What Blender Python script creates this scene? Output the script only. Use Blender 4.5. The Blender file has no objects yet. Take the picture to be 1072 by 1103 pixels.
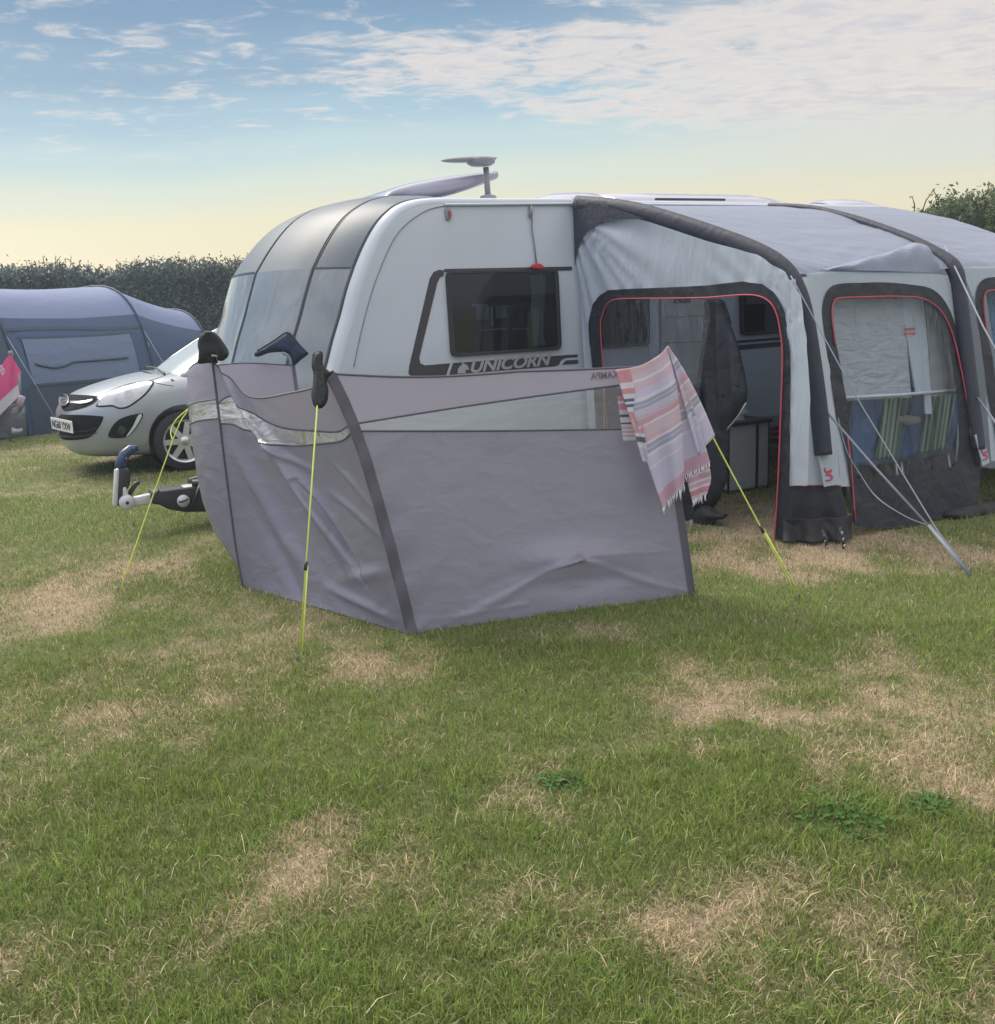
import bpy, bmesh, math, random
import numpy as np
from mathutils import Vector, Matrix, noise as mnoise
from mathutils.bvhtree import BVHTree
random.seed(7); RNG = np.random.default_rng(11)
S = bpy.context.scene
COL = S.collection
# ---------------------------------------------------------------- camera
FPX, CX, CY, HC = 1074.0, 536.0, 551.5, 1.75
PIT = math.atan((CY - 325) / FPX); ROLL = math.radians(2.5)
_f = Vector((0, math.cos(PIT), -math.sin(PIT))); _r0 = Vector((1, 0, 0)); _u0 = Vector((0, math.sin(PIT), math.cos(PIT)))
CR = math.cos(ROLL) * _r0 - math.sin(ROLL) * _u0
CU = math.sin(ROLL) * _r0 + math.cos(ROLL) * _u0
CC = Vector((0, 0, HC))
cam_d = bpy.data.cameras.new('camera'); cam = bpy.data.objects.new('camera', cam_d); COL.objects.link(cam)
cam.matrix_world = Matrix(((CR.x, CU.x, -_f.x, 0), (CR.y, CU.y, -_f.y, 0), (CR.z, CU.z, -_f.z, HC), (0, 0, 0, 1)))
cam_d.sensor_fit = 'HORIZONTAL'; cam_d.sensor_width = 36; cam_d.lens = 36 * FPX / 1072
cam_d.clip_start = 0.05; cam_d.clip_end = 3000
S.camera = cam
# survey of the photograph: a sight line through a photo point, met with a real plane of the place
def ray(u, v): return CR * ((u - CX) / FPX) - CU * ((v - CY) / FPX) + _f
def at(u, v, Y):
    d = ray(u, v); return CC + d * (Y / d.y)
def gp(u, v, z=0.0):
    d = ray(u, v); return CC + d * ((z - HC) / d.z)
TH = math.radians(27.5)
UX = Vector((math.cos(TH), math.sin(TH), 0)); UY = Vector((-UX.y, UX.x, 0)); ZZ = Vector((0, 0, 1))
A0 = Vector((0.74833, 8.76328, 0))             # caravan wall where the awning starts
def lw(x, y, z=0.0): return A0 + UX * x + UY * y + ZZ * z
def loc(P):
    q = P - A0; return Vector((q.dot(UX), q.dot(UY), q.z))
def onp(u, v, pl, off=0.0):
    N = UX * pl[0] + UY * pl[1] + ZZ * pl[2]; n = N.normalized()
    d = ray(u, v); c = pl[3] + off * N.length
    t = (c - N.dot(CC - A0)) / N.dot(d); return CC + d * t
WALL = (0, -1, 0, 0); SIDE = (-1, -.10, 0, 0); BEAM = (-1, -.18, 0, 0); FRONT = (0, -1, .2, 2.5)   # normals point to the outside
def ons(pts, pl, off=0.0): return [onp(u, v, pl, off) for u, v in pts]
# ---------------------------------------------------------------- objects
def tag(o, label=None, cat=None, group=None, kind=None):
    if label: o['label'] = label
    if cat: o['category'] = cat
    if group: o['group'] = group
    if kind: o['kind'] = kind
    return o
WL = {}
def thing(name, base, label, cat, group=None):
    o = bpy.data.objects.new(name, None); COL.objects.link(o); o.empty_display_size = .2
    o.location = base; WL[o.name] = Vector(base)
    return tag(o, label, cat, group)
def wl(o): return WL.get(o.name, Vector((0, 0, 0))) if o else Vector((0, 0, 0))
class MB:
    def __init__(s): s.v = []; s.f = []
    def pts(s, ps):
        i = len(s.v); s.v += [Vector(p) for p in ps]; return list(range(i, i + len(ps)))
    def poly(s, ps): s.f.append(s.pts(ps)); return s
    def grid(s, fn, nu, nv, closed=False):
        b = len(s.v)
        for i in range(nu + 1):
            for j in range(nv + 1): s.v.append(Vector(fn(i / nu, j / nv)))
        for i in range(nu):
            for j in range(nv):
                a = b + i * (nv + 1) + j; s.f.append([a, a + nv + 1, a + nv + 2, a + 1])
        return s
    def tube(s, path, r, seg=8, flat=None, cap=True):
        path = [Vector(p) for p in path]; n = len(path); b = len(s.v)
        rr = r if isinstance(r, (list, tuple)) else [r] * n
        up = None
        for i, p in enumerate(path):
            t = (path[min(i + 1, n - 1)] - path[max(i - 1, 0)]).normalized()
            if up is None:
                up = Vector((0, 0, 1)) if abs(t.z) < .9 else Vector((0, 1, 0))
                if flat: up = flat[0]
            if flat: up = flat[0]
            a = (up - t * up.dot(t)).normalized(); c = t.cross(a); up = a
            k = flat[1] if flat else 1.0
            for j in range(seg):
                w = 2 * math.pi * j / seg
                s.v.append(p + a * (math.cos(w) * rr[i] * k) + c * (math.sin(w) * rr[i]))
        for i in range(n - 1):
            for j in range(seg):
                q = b + i * seg; s.f.append([q + j, q + (j + 1) % seg, q + seg + (j + 1) % seg, q + seg + j])
        if cap:
            s.f.append(list(range(b, b + seg))[::-1]); s.f.append(list(range(b + (n - 1) * seg, b + n * seg)))
        return s
    def box(s, c, ax, ay, az, hx, hy, hz, taper=1.0):
        c = Vector(c); P = []
        for z in (-1, 1):
            k = taper if z > 0 else 1
            for x, y in ((-1, -1), (1, -1), (1, 1), (-1, 1)): P.append(c + ax * (hx * x * k) + ay * (hy * y * k) + az * (hz * z))
        b = s.pts(P)[0]
        for q in ((0, 3, 2, 1), (4, 5, 6, 7), (0, 1, 5, 4), (1, 2, 6, 5), (2, 3, 7, 6), (3, 0, 4, 7)): s.f.append([b + k for k in q])
        return s
    def prism(s, outline, off):
        off = Vector(off); n = len(outline); a = s.pts(outline); b = s.pts([Vector(p) + off for p in outline])
        s.f.append(a[::-1]); s.f.append(b)
        for i in range(n): j = (i + 1) % n; s.f.append([a[i], a[j], b[j], b[i]])
        return s
    def ring(s, outer, inner, off=None):
        n = len(outer); a = s.pts(outer); b = s.pts(inner)
        for i in range(n): j = (i + 1) % n; s.f.append([a[i], a[j], b[j], b[i]])
        if off is not None:
            off = Vector(off); c = s.pts([Vector(p) + off for p in outer]); d = s.pts([Vector(p) + off for p in inner])
            for i in range(n):
                j = (i + 1) % n; s.f += [[c[i], c[j], d[j], d[i]], [a[i], a[j], c[j], c[i]], [b[i], b[j], d[j], d[i]]]
        return s
    def lathe(s, o, ax, prof, seg=24, a0=0, a1=2 * math.pi):
        ax = Vector(ax).normalized(); e = ax.orthogonal().normalized(); g = ax.cross(e)
        return s.grid(lambda i, j: _lat(o, ax, e, g, prof, i, j, a0, a1), len(prof) - 1, seg)
    def sphere(s, c, ax, ay, az, seg=16, rings=8):
        c = Vector(c)
        return s.grid(lambda i, j: c + ax * (math.sin(i * math.pi) * math.cos(j * 2 * math.pi)) + ay * (math.sin(i * math.pi) * math.sin(j * 2 * math.pi)) + az * math.cos(i * math.pi), rings, seg)
    def obj(s, name, mat, parent=None, smooth=True, weld=True, solid=None, sub=0, bevel=None, recalc=True):
        off = wl(parent); me = bpy.data.meshes.new(name)
        me.from_pydata([tuple(p - off) for p in s.v], [], s.f); me.validate()
        if weld or recalc:
            bm = bmesh.new(); bm.from_mesh(me)
            if weld: bmesh.ops.remove_doubles(bm, verts=bm.verts, dist=1e-5)
            if recalc: bmesh.ops.recalc_face_normals(bm, faces=bm.faces)
            bm.to_mesh(me); bm.free()
        me.materials.append(mat)
        if smooth: me.polygons.foreach_set('use_smooth', [True] * len(me.polygons))
        o = bpy.data.objects.new(name, me); COL.objects.link(o)
        if parent: o.parent = parent; WL[o.name] = off
        if bevel:
            m = o.modifiers.new('bevel', 'BEVEL'); m.width = bevel; m.segments = 2; m.limit_method = 'ANGLE'; m.angle_limit = .6
        if solid:
            m = o.modifiers.new('solid', 'SOLIDIFY'); m.thickness = solid; m.offset = 0
        if sub:
            m = o.modifiers.new('sub', 'SUBSURF'); m.levels = sub; m.render_levels = sub
        return o
def _lat(o, ax, e, g, prof, i, j, a0, a1):
    k = min(int(round(i * (len(prof) - 1))), len(prof) - 1); r, h = prof[k]; w = a0 + (a1 - a0) * j
    return Vector(o) + ax * h + e * (math.cos(w) * r) + g * (math.sin(w) * r)
def resample(pts, n, closed=True):
    P = [Vector(p) for p in pts]
    if closed: P = P + [P[0]]
    L = [0]
    for a, b in zip(P, P[1:]): L.append(L[-1] + (b - a).length)
    out = []; m = n if closed else n - 1
    for i in range(n):
        t = L[-1] * i / m; k = 0
        while k < len(L) - 2 and L[k + 1] < t: k += 1
        d = L[k + 1] - L[k]; out.append(P[k].lerp(P[k + 1], (t - L[k]) / d if d else 0))
    return out
def smooth_path(pts, n, closed=False):
    P = [Vector(p) for p in pts]; m = len(P); out = []
    segs = m if closed else m - 1
    for i in range(segs):
        g = lambda k: P[k % m] if closed else P[max(0, min(m - 1, k))]
        p0, p1, p2, p3 = g(i - 1), g(i), g(i + 1), g(i + 2)
        for k in range(n):
            t = k / n
            out.append(.5 * ((2 * p1) + (p2 - p0) * t + (2 * p0 - 5 * p1 + 4 * p2 - p3) * t * t + (3 * p1 - p0 - 3 * p2 + p3) * t ** 3))
    if not closed: out.append(P[-1])
    return out
def sp2(pts, n, closed=True): return [(p.x, p.y) for p in smooth_path([Vector((a, b, 0)) for a, b in pts], n, closed)]
def fill(loops, disp=None, cuts=0, maxlen=None):
    """flat cloth cut to loops (first outer, rest holes), triangulated, divided and displaced"""
    bm = bmesh.new()
    for L in loops:
        vs = [bm.verts.new(p) for p in L]
        for i in range(len(vs)): bm.edges.new((vs[i], vs[(i + 1) % len(vs)]))
    bmesh.ops.triangle_fill(bm, use_beauty=True, use_dissolve=False, edges=bm.edges[:])
    for _ in range(8):
        if not maxlen: break
        es = [e for e in bm.edges if e.calc_length() > maxlen]
        if not es: break
        bmesh.ops.subdivide_edges(bm, edges=es, cuts=1)
        bmesh.ops.triangulate(bm, faces=[f for f in bm.faces if len(f.verts) > 3])
    bm.normal_update()
    m = MB()
    idx = {}
    for v in bm.verts: idx[v] = len(m.v); m.v.append(v.co + (disp(v.co) if disp else Vector((0, 0, 0))))
    for f in bm.faces: m.f.append([idx[v] for v in f.verts])
    bm.free(); return m
def edist(p, poly):
    d = 1e9
    for a, b in zip(poly, poly[1:] + poly[:1]):
        e = b - a; t = max(0, min(1, (p - a).dot(e) / max(e.length_squared, 1e-12))); d = min(d, (p - a - e * t).length)
    return d
def inflate(outline, nrm, thick, R, maxlen=.012, lump=None):
    """closed pillow shape with the outline's silhouette and a rounded section"""
    poly = [Vector(p) for p in outline]
    base = fill([poly], maxlen=maxlen); m = MB(); n = len(base.v)
    h = []
    for p in base.v:
        d = min(edist(p, poly) / R, 1); h.append(thick * math.sqrt(max(0, 1 - (1 - d) ** 2)) * (1 + (lump(p) if lump else 0)))
    m.v = [p + nrm * a for p, a in zip(base.v, h)] + [p - nrm * a for p, a in zip(base.v, h)]
    m.f = [f for f in base.f] + [[i + n for i in f[::-1]] for f in base.f]
    return m
def nz(p, s=1.0, o=0): return mnoise.noise(Vector(p) * s + Vector((o, o * 1.7, o * .3)))
def text_mb(body, origin, ax, ay, size, depth=.002, shear=0.0, mirror=False, offset=0.0):
    cu = bpy.data.curves.new('lettering', 'FONT'); cu.body = body; cu.size = size; cu.extrude = depth / 2; cu.shear = shear; cu.offset = offset
    ob = bpy.data.objects.new('lettering', cu); COL.objects.link(ob)
    me = bpy.data.meshes.new_from_object(ob.evaluated_get(bpy.context.evaluated_depsgraph_get()))
    m = MB(); ax = Vector(ax).normalized(); ay = Vector(ay).normalized(); nn = ax.cross(ay)
    w = max((v.co.x for v in me.vertices), default=0)
    for v in me.vertices:
        x = w - v.co.x if mirror else v.co.x
        m.v.append(Vector(origin) + ax * x + ay * v.co.y + nn * (v.co.z + depth / 2))
    m.f = [list(p.vertices) for p in me.polygons]
    bpy.data.objects.remove(ob); bpy.data.curves.remove(cu); bpy.data.meshes.remove(me)
    m.w = w; return m
# ---------------------------------------------------------------- materials
def lin(r, g, b): return tuple(((c / 255) / 12.92 if c <= 10 else ((c / 255 + .055) / 1.055) ** 2.4) for c in (r, g, b)) + (1,)
MATS = {}
def nodes(name):
    m = bpy.data.materials.new(name); m.use_nodes = True; nt = m.node_tree; nt.nodes.clear(); MATS[name] = m
    return m, nt, lambda t, **k: _nd(nt, t, k)
def _nd(nt, t, k):
    n = nt.nodes.new(t)
    for a, b in k.items():
        if a in ('loc',): continue
        setattr(n, a, b)
    return n
def mat(name, col, rough=.5, metal=0.0, var=.06, vs=6.0, bump=0.0, bs=40.0, coat=0.0, trans=0.0, spec=.5, crease=0.0, cs=5.0, stretch=(1, 1, 1), weave=0.0, dirt=0.0, dirtcol=(.12, .1, .06, 1)):
    m, nt, N = nodes(name); L = nt.links.new
    out = N('ShaderNodeOutputMaterial'); p = N('ShaderNodeBsdfPrincipled')
    p.inputs['Roughness'].default_value = rough; p.inputs['Metallic'].default_value = metal
    p.inputs['Coat Weight'].default_value = coat; p.inputs['Coat Roughness'].default_value = .05; p.inputs['Specular IOR Level'].default_value = spec
    tc = N('ShaderNodeTexCoord'); no = N('ShaderNodeTexNoise'); no.inputs['Scale'].default_value = vs; no.inputs['Detail'].default_value = 5
    L(tc.outputs['Object'], no.inputs['Vector'])
    mx = N('ShaderNodeMix', data_type='RGBA'); c = col if len(col) == 4 else tuple(col) + (1,)
    mx.inputs[6].default_value = tuple(max(0, x * (1 - var)) for x in c[:3]) + (1,); mx.inputs[7].default_value = tuple(min(1, x * (1 + var)) for x in c[:3]) + (1,)
    L(no.outputs['Fac'], mx.inputs[0]); csrc = mx.outputs[2]
    if dirt:
        n2 = N('ShaderNodeTexNoise'); n2.inputs['Scale'].default_value = vs * .6; n2.inputs['Detail'].default_value = 8; n2.inputs['Roughness'].default_value = .7
        L(tc.outputs['Object'], n2.inputs['Vector']); rp = N('ShaderNodeMapRange'); rp.inputs[1].default_value = .5; rp.inputs[2].default_value = .8; rp.inputs[4].default_value = dirt
        L(n2.outputs['Fac'], rp.inputs[0]); m2 = N('ShaderNodeMix', data_type='RGBA'); L(rp.outputs[0], m2.inputs[0]); L(csrc, m2.inputs[6]); m2.inputs[7].default_value = dirtcol; csrc = m2.outputs[2]
    L(csrc, p.inputs['Base Color'])
    bn = None
    def addb(src, strength, dist):
        nonlocal bn
        b = N('ShaderNodeBump'); b.inputs['Strength'].default_value = strength; b.inputs['Distance'].default_value = dist; L(src, b.inputs['Height'])
        if bn: L(bn, b.inputs['Normal'])
        bn = b.outputs['Normal']
    if crease:
        mp = N('ShaderNodeMapping'); mp.inputs['Scale'].default_value = stretch; L(tc.outputs['Object'], mp.inputs['Vector'])
        n3 = N('ShaderNodeTexNoise'); n3.inputs['Scale'].default_value = cs; n3.inputs['Detail'].default_value = 3; n3.inputs['Distortion'].default_value = .6; L(mp.outputs[0], n3.inputs['Vector']); addb(n3.outputs['Fac'], crease, .05)
    if bump:
        n4 = N('ShaderNodeTexNoise'); n4.inputs['Scale'].default_value = bs; n4.inputs['Detail'].default_value = 4; L(tc.outputs['Object'], n4.inputs['Vector']); addb(n4.outputs['Fac'], bump, .01)
    if weave:
        n5 = N('ShaderNodeTexNoise'); n5.inputs['Scale'].default_value = 350; L(tc.outputs['Object'], n5.inputs['Vector']); addb(n5.outputs['Fac'], weave, .002)
    if bn: L(bn, p.inputs['Normal'])
    sh = p.outputs[0]
    if trans:
        t = N('ShaderNodeBsdfTranslucent'); L(csrc, t.inputs['Color']); a = N('ShaderNodeMixShader'); a.inputs[0].default_value = trans
        if bn: L(bn, t.inputs['Normal'])
        L(sh, a.inputs[1]); L(t.outputs[0], a.inputs[2]); sh = a.outputs[0]
    L(sh, out.inputs['Surface']); return m
def film_mat(name, tint=(.9, .93, .95), haze=.12, hazecol=(.6, .65, .7, 1), gl=.12, rough=.12, cs=9, cstr=.5, stretch=(1, 1, 1)):
    m, nt, N = nodes(name); L = nt.links.new
    out = N('ShaderNodeOutputMaterial'); tr = N('ShaderNodeBsdfTransparent'); tr.inputs[0].default_value = tint + (1,)
    g = N('ShaderNodeBsdfGlossy'); g.inputs['Roughness'].default_value = rough; d = N('ShaderNodeBsdfDiffuse'); d.inputs[0].default_value = hazecol
    tl = N('ShaderNodeBsdfTranslucent'); tl.inputs[0].default_value = hazecol
    tc = N('ShaderNodeTexCoord'); mp = N('ShaderNodeMapping'); mp.inputs['Scale'].default_value = stretch; L(tc.outputs['Object'], mp.inputs[0])
    n = N('ShaderNodeTexNoise'); n.inputs['Scale'].default_value = cs; n.inputs['Detail'].default_value = 4; n.inputs['Distortion'].default_value = 1.2; L(mp.outputs[0], n.inputs['Vector'])
    b = N('ShaderNodeBump'); b.inputs['Strength'].default_value = cstr; b.inputs['Distance'].default_value = .05; L(n.outputs['Fac'], b.inputs['Height'])
    L(b.outputs[0], g.inputs['Normal']); L(b.outputs[0], d.inputs['Normal'])
    dd = N('ShaderNodeMixShader'); dd.inputs[0].default_value = .5; L(d.outputs[0], dd.inputs[1]); L(tl.outputs[0], dd.inputs[2])
    m1 = N('ShaderNodeMixShader'); m1.inputs[0].default_value = haze; L(tr.outputs[0], m1.inputs[1]); L(dd.outputs[0], m1.inputs[2])
    fr = N('ShaderNodeLayerWeight'); fr.inputs[0].default_value = .3; L(b.outputs[0], fr.inputs['Normal'])
    ad = N('ShaderNodeMath', operation='MULTIPLY_ADD'); L(fr.outputs['Facing'], ad.inputs[0]); ad.inputs[1].default_value = gl * 2.2; ad.inputs[2].default_value = gl * .5; ad.use_clamp = True
    m2 = N('ShaderNodeMixShader'); L(ad.outputs[0], m2.inputs[0]); L(m1.outputs[0], m2.inputs[1]); L(g.outputs[0], m2.inputs[2])
    L(m2.outputs[0], out.inputs['Surface']); return m
def stripe_mat(name, stops, axis='X', scale=1.0, rough=.9, attr=None, repeat=True, weave=.3, interp='CONSTANT'):
    """woven stripes: stops = [(pos, colour)] in a constant ramp along an attribute or an object axis"""
    m, nt, N = nodes(name); L = nt.links.new
    out = N('ShaderNodeOutputMaterial'); p = N('ShaderNodeBsdfPrincipled'); p.inputs['Roughness'].default_value = rough; p.inputs['Specular IOR Level'].default_value = .1
    if attr:
        a = N('ShaderNodeAttribute', attribute_name=attr); src = a.outputs['Fac']
    else:
        tc = N('ShaderNodeTexCoord'); sx = N('ShaderNodeSeparateXYZ'); L(tc.outputs['Object'], sx.inputs[0]); mu = N('ShaderNodeMath', operation='MULTIPLY'); L(sx.outputs[axis], mu.inputs[0]); mu.inputs[1].default_value = scale
        src = mu.outputs[0]
    if repeat:
        fr = N('ShaderNodeMath', operation='FRACT'); L(src, fr.inputs[0]); src = fr.outputs[0]
    r = N('ShaderNodeValToRGB'); r.color_ramp.interpolation = interp; e = r.color_ramp.elements
    while len(e) > 1: e.remove(e[0])
    e[0].position = stops[0][0]; e[0].color = stops[0][1]
    for q, c in stops[1:]:
        k = e.new(q); k.color = c
    L(src, r.inputs[0])
    tc2 = N('ShaderNodeTexCoord'); n = N('ShaderNodeTexNoise'); n.inputs['Scale'].default_value = 260; L(tc2.outputs['Object'], n.inputs['Vector'])
    hs = N('ShaderNodeMix', data_type='RGBA', blend_type='MULTIPLY'); hs.inputs[0].default_value = .35; L(r.outputs[0], hs.inputs[6]); L(n.outputs['Color'], hs.inputs[7])
    g = N('ShaderNodeMix', data_type='RGBA'); g.inputs[0].default_value = .25; L(r.outputs[0], g.inputs[6]); L(hs.outputs[2], g.inputs[7])
    L(g.outputs[2], p.inputs['Base Color'])
    b = N('ShaderNodeBump'); b.inputs['Strength'].default_value = weave; b.inputs['Distance'].default_value = .003; L(n.outputs['Fac'], b.inputs['Height']); L(b.outputs[0], p.inputs['Normal'])
    t = N('ShaderNodeBsdfTranslucent'); L(g.outputs[2], t.inputs[0]); mm = N('ShaderNodeMixShader'); mm.inputs[0].default_value = .25; L(p.outputs[0], mm.inputs[1]); L(t.outputs[0], mm.inputs[2])
    L(mm.outputs[0], out.inputs['Surface']); return m
M_white = mat('caravan_white', (.49, .54, .60), .35, coat=.2, var=.03, vs=1.5, bump=.02, bs=4, dirt=.10)
M_mould = mat('caravan_moulding', (.55, .61, .67), .3, coat=.2, var=.03, dirt=.08)
M_acr = mat('tinted_acrylic', (.18, .21, .24), .08, coat=.7, var=.10, vs=2, crease=.9, cs=2.4, stretch=(1, 1, .45), spec=.45)
M_acr2 = mat('tinted_roof_panel', (.11, .14, .165), .42, coat=0, spec=.3, var=.06, vs=2)
M_grey = mat('grey_plastic', (.25, .26, .28), .45, var=.08)
M_dark = mat('dark_plastic', (.028, .03, .034), .4, var=.15)
M_black = mat('black_rubber', (.016, .016, .018), .7, var=.2)
M_glass = mat('dark_glass', (.012, .018, .024), .04, coat=1.0, var=.1, spec=.8)
M_stripe = mat('dark_decal', (.055, .05, .06), .35, var=.05)
M_letter = mat('silver_decal', (.42, .44, .46), .3, metal=.3, var=.05)
M_red = mat('red_plastic', (.5, .03, .04), .4)
M_redp = mat('red_piping', (.5, .07, .10), .6)
M_curt = mat('net_curtain', (.45, .48, .5), .9, trans=.3)
M_roof = mat('awning_roof_cloth', (.33, .375, .48), .55, trans=.32, crease=.5, cs=2.5, stretch=(1, 3, 1), weave=.1, var=.05, vs=2)
M_awhite = mat('awning_pale_cloth', (.52, .59, .67), .65, trans=.3, crease=.35, cs=4, stretch=(2, 1, .6), weave=.1, var=.04, vs=2)
M_adark = mat('awning_charcoal_cloth', (.014, .018, .027), .6, crease=.45, cs=7, weave=.2, var=.15, vs=4)
M_abeam = mat('beam_sleeve', (.034, .040, .058), .6, crease=.2, cs=12, weave=.2)
M_film = film_mat('clear_film', haze=.03, gl=.06, rough=.08, cs=5, cstr=1.0, stretch=(1.5, 1.5, .6))
M_filmr = film_mat('creased_film', haze=.06, gl=.12, rough=.12, cs=5, cstr=.8, stretch=(2.5, 1.6, .8))
M_wbfilm = film_mat('windbreak_film', haze=.26, hazecol=(.85, .88, .92, 1), gl=.30, rough=.12, cs=4.5, cstr=.7, stretch=(1, 1, 2.5))
M_wbfilmA = film_mat('windbreak_flat_film', tint=(.93, .95, .97), haze=.13, hazecol=(.80, .85, .90, 1), gl=.10, rough=.12, cs=3.5, cstr=.5, stretch=(1, 1, 3))
M_wb = mat('windbreak_cloth', (.238, .240, .308), .27, trans=.22, crease=.28, cs=5, stretch=(1, 1, 1.6), weave=.2, var=.07, vs=3, spec=.8, dirt=.12, dirtcol=(.16, .15, .15, 1))
M_wbtop = mat('windbreak_mauve_cloth', (.325, .317, .395), .36, trans=.3, crease=.15, cs=5, stretch=(1, 1, 1.6), weave=.15, var=.05, vs=3)
M_wbseam = mat('windbreak_binding', (.10, .10, .13), .55, weave=.2)
M_pole = mat('steel_pole', (.35, .36, .38), .3, metal=.8)
M_yrope = mat('yellow_rope', (.66, .76, .14), .6, bump=.4, bs=300)
M_grope = mat('grey_webbing', (.25, .28, .33), .7, bump=.3, bs=200)
M_shoeb = mat('black_neoprene', (.018, .02, .023), .75, bump=.4, bs=120, var=.3, vs=30)
M_shoen = mat('navy_neoprene', (.025, .045, .085), .7, bump=.4, bs=120, var=.2, vs=30)
M_sole = mat('shoe_sole', (.035, .042, .045), .6, bump=.8, bs=90)
M_car = mat('silver_paint', (.345, .375, .40), .30, metal=.5, coat=.35, var=.03, bump=.03, bs=600)
M_chrome = mat('chrome', (.55, .57, .60), .25, metal=1)
M_lens = mat('headlamp_lens', (.46, .50, .53), .2, coat=.6, metal=.1, var=.2, vs=18, bump=.25, bs=40)
M_wind = mat('windscreen', (.36, .42, .42), .22, coat=.2, spec=.8)  # pale base colour stands in for the sky reflected in the glass
M_alloy = mat('alloy', (.62, .64, .66), .3, metal=.6)
M_plate = mat('plate_white', (.72, .73, .72), .4)
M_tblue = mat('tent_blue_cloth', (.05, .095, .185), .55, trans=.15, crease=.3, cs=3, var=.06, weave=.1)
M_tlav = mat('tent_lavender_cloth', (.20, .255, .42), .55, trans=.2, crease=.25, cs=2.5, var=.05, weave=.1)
M_tgrey = mat('tent_window_blind', (.12, .17, .28), .6, crease=.35, cs=3, stretch=(1, 1, 2), var=.05)
M_tdark = mat('tent_dark_cloth', (.035, .06, .10), .6, crease=.3, cs=4, var=.1)
M_pink = mat('pink_cloth', (.68, .10, .27), .7, trans=.3, crease=.2, cs=6)
M_pale = mat('pale_cloth', (.62, .58, .66), .7, trans=.3, crease=.2, cs=6)
M_blue = mat('blue_cloth', (.02, .10, .25), .7, trans=.1, crease=.4, cs=10, weave=.2)
M_blueshine = mat('blue_curtain', (.03, .17, .33), .3, trans=.2, crease=.6, cs=14)
M_navyp = mat('navy_handle', (.02, .045, .12), .35, coat=.3)
M_hitchw = mat('hitch_silver', (.60, .62, .64), .35, metal=.2)
M_bark = mat('hedge_stems', (.06, .05, .035), .9)
# ---------------------------------------------------------------- world: hazy evening sky, unseen brightness overhead added for light
W = bpy.data.worlds.new('World'); S.world = W; W.use_nodes = True; nt = W.node_tree; nt.nodes.clear(); L = nt.links.new
N = lambda t, **k: _nd(nt, t, k)
SUN_EL, SUN_AZ = math.radians(46), math.radians(-48)      # azimuth from +Y, negative = to the left
def vmath(op, a, b=None):
    n = N('ShaderNodeMath', operation=op)
    for i, q in enumerate((a, b)):
        if q is None: continue
        if isinstance(q, (int, float)): n.inputs[i].default_value = q
        else: L(q, n.inputs[i])
    return n.outputs[0]
def sstep(x, a, b):
    n = N('ShaderNodeMapRange', interpolation_type='SMOOTHSTEP'); L(x, n.inputs[0])
    for i, q in ((1, a), (2, b)):
        if isinstance(q, (int, float)): n.inputs[i].default_value = q
        else: L(q, n.inputs[i])
    return n.outputs[0]
def wnoise(vec, scale, detail=6, rough=.55, dist=0.0):
    n = N('ShaderNodeTexNoise'); n.inputs['Scale'].default_value = scale; n.inputs['Detail'].default_value = detail; n.inputs['Roughness'].default_value = rough; n.inputs['Distortion'].default_value = dist
    L(vec, n.inputs['Vector']); return n.outputs['Fac']
out = N('ShaderNodeOutputWorld'); bg = N('ShaderNodeBackground'); bg.inputs['Strength'].default_value = .1
tc = N('ShaderNodeTexCoord'); sx = N('ShaderNodeSeparateXYZ'); L(tc.outputs['Generated'], sx.inputs[0])
X, Y, Z = sx.outputs
sky = N('ShaderNodeTexSky', sky_type='NISHITA'); sky.sun_disc = False; sky.sun_elevation = SUN_EL; sky.sun_rotation = SUN_AZ
sky.air_density = 1.3; sky.dust_density = 2.0; sky.ozone_density = 1.2
# thin veil whose colour runs from cream at the horizon to blue, unseen overhead part brightened to light walls and grass
rp = N('ShaderNodeValToRGB'); e = rp.color_ramp.elements; rp.color_ramp.interpolation = 'EASE'
K = 10.0
stops = [(0.0, lin(224, 205, 165)), (.045, lin(226, 212, 176)), (.085, lin(220, 214, 184)), (.115, lin(204, 213, 200)), (.148, lin(182, 203, 206)), (.18, lin(158, 185, 201)), (.215, lin(134, 162, 184)), (.27, lin(112, 143, 172)), (.40, lin(170, 198, 236)), (.7, lin(200, 224, 255)), (1, lin(204, 226, 255))]
while len(e) > 1: e.remove(e[0])
e[0].position = 0; e[0].color = stops[0][1]
for q, c in stops[1:]: k = e.new(q); k.color = c
az = vmath('DIVIDE', X, vmath('MAXIMUM', vmath('ABSOLUTE', Y), .05))
elj = vmath('ADD', Z, vmath('MULTIPLY', vmath('SUBTRACT', wnoise(tc.outputs['Generated'], 3.0, 3), .5), .035))
elj = vmath('ADD', elj, vmath('MULTIPLY', az, -.010))
L(elj, rp.inputs[0])
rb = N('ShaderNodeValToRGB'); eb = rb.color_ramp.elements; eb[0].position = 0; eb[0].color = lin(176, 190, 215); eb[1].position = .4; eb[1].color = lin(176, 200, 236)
L(Z, rb.inputs[0]); behind = N('ShaderNodeMix', data_type='RGBA'); L(sstep(Y, .25, -.25), behind.inputs[0]); L(rp.outputs[0], behind.inputs[6]); L(rb.outputs[0], behind.inputs[7])
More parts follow.
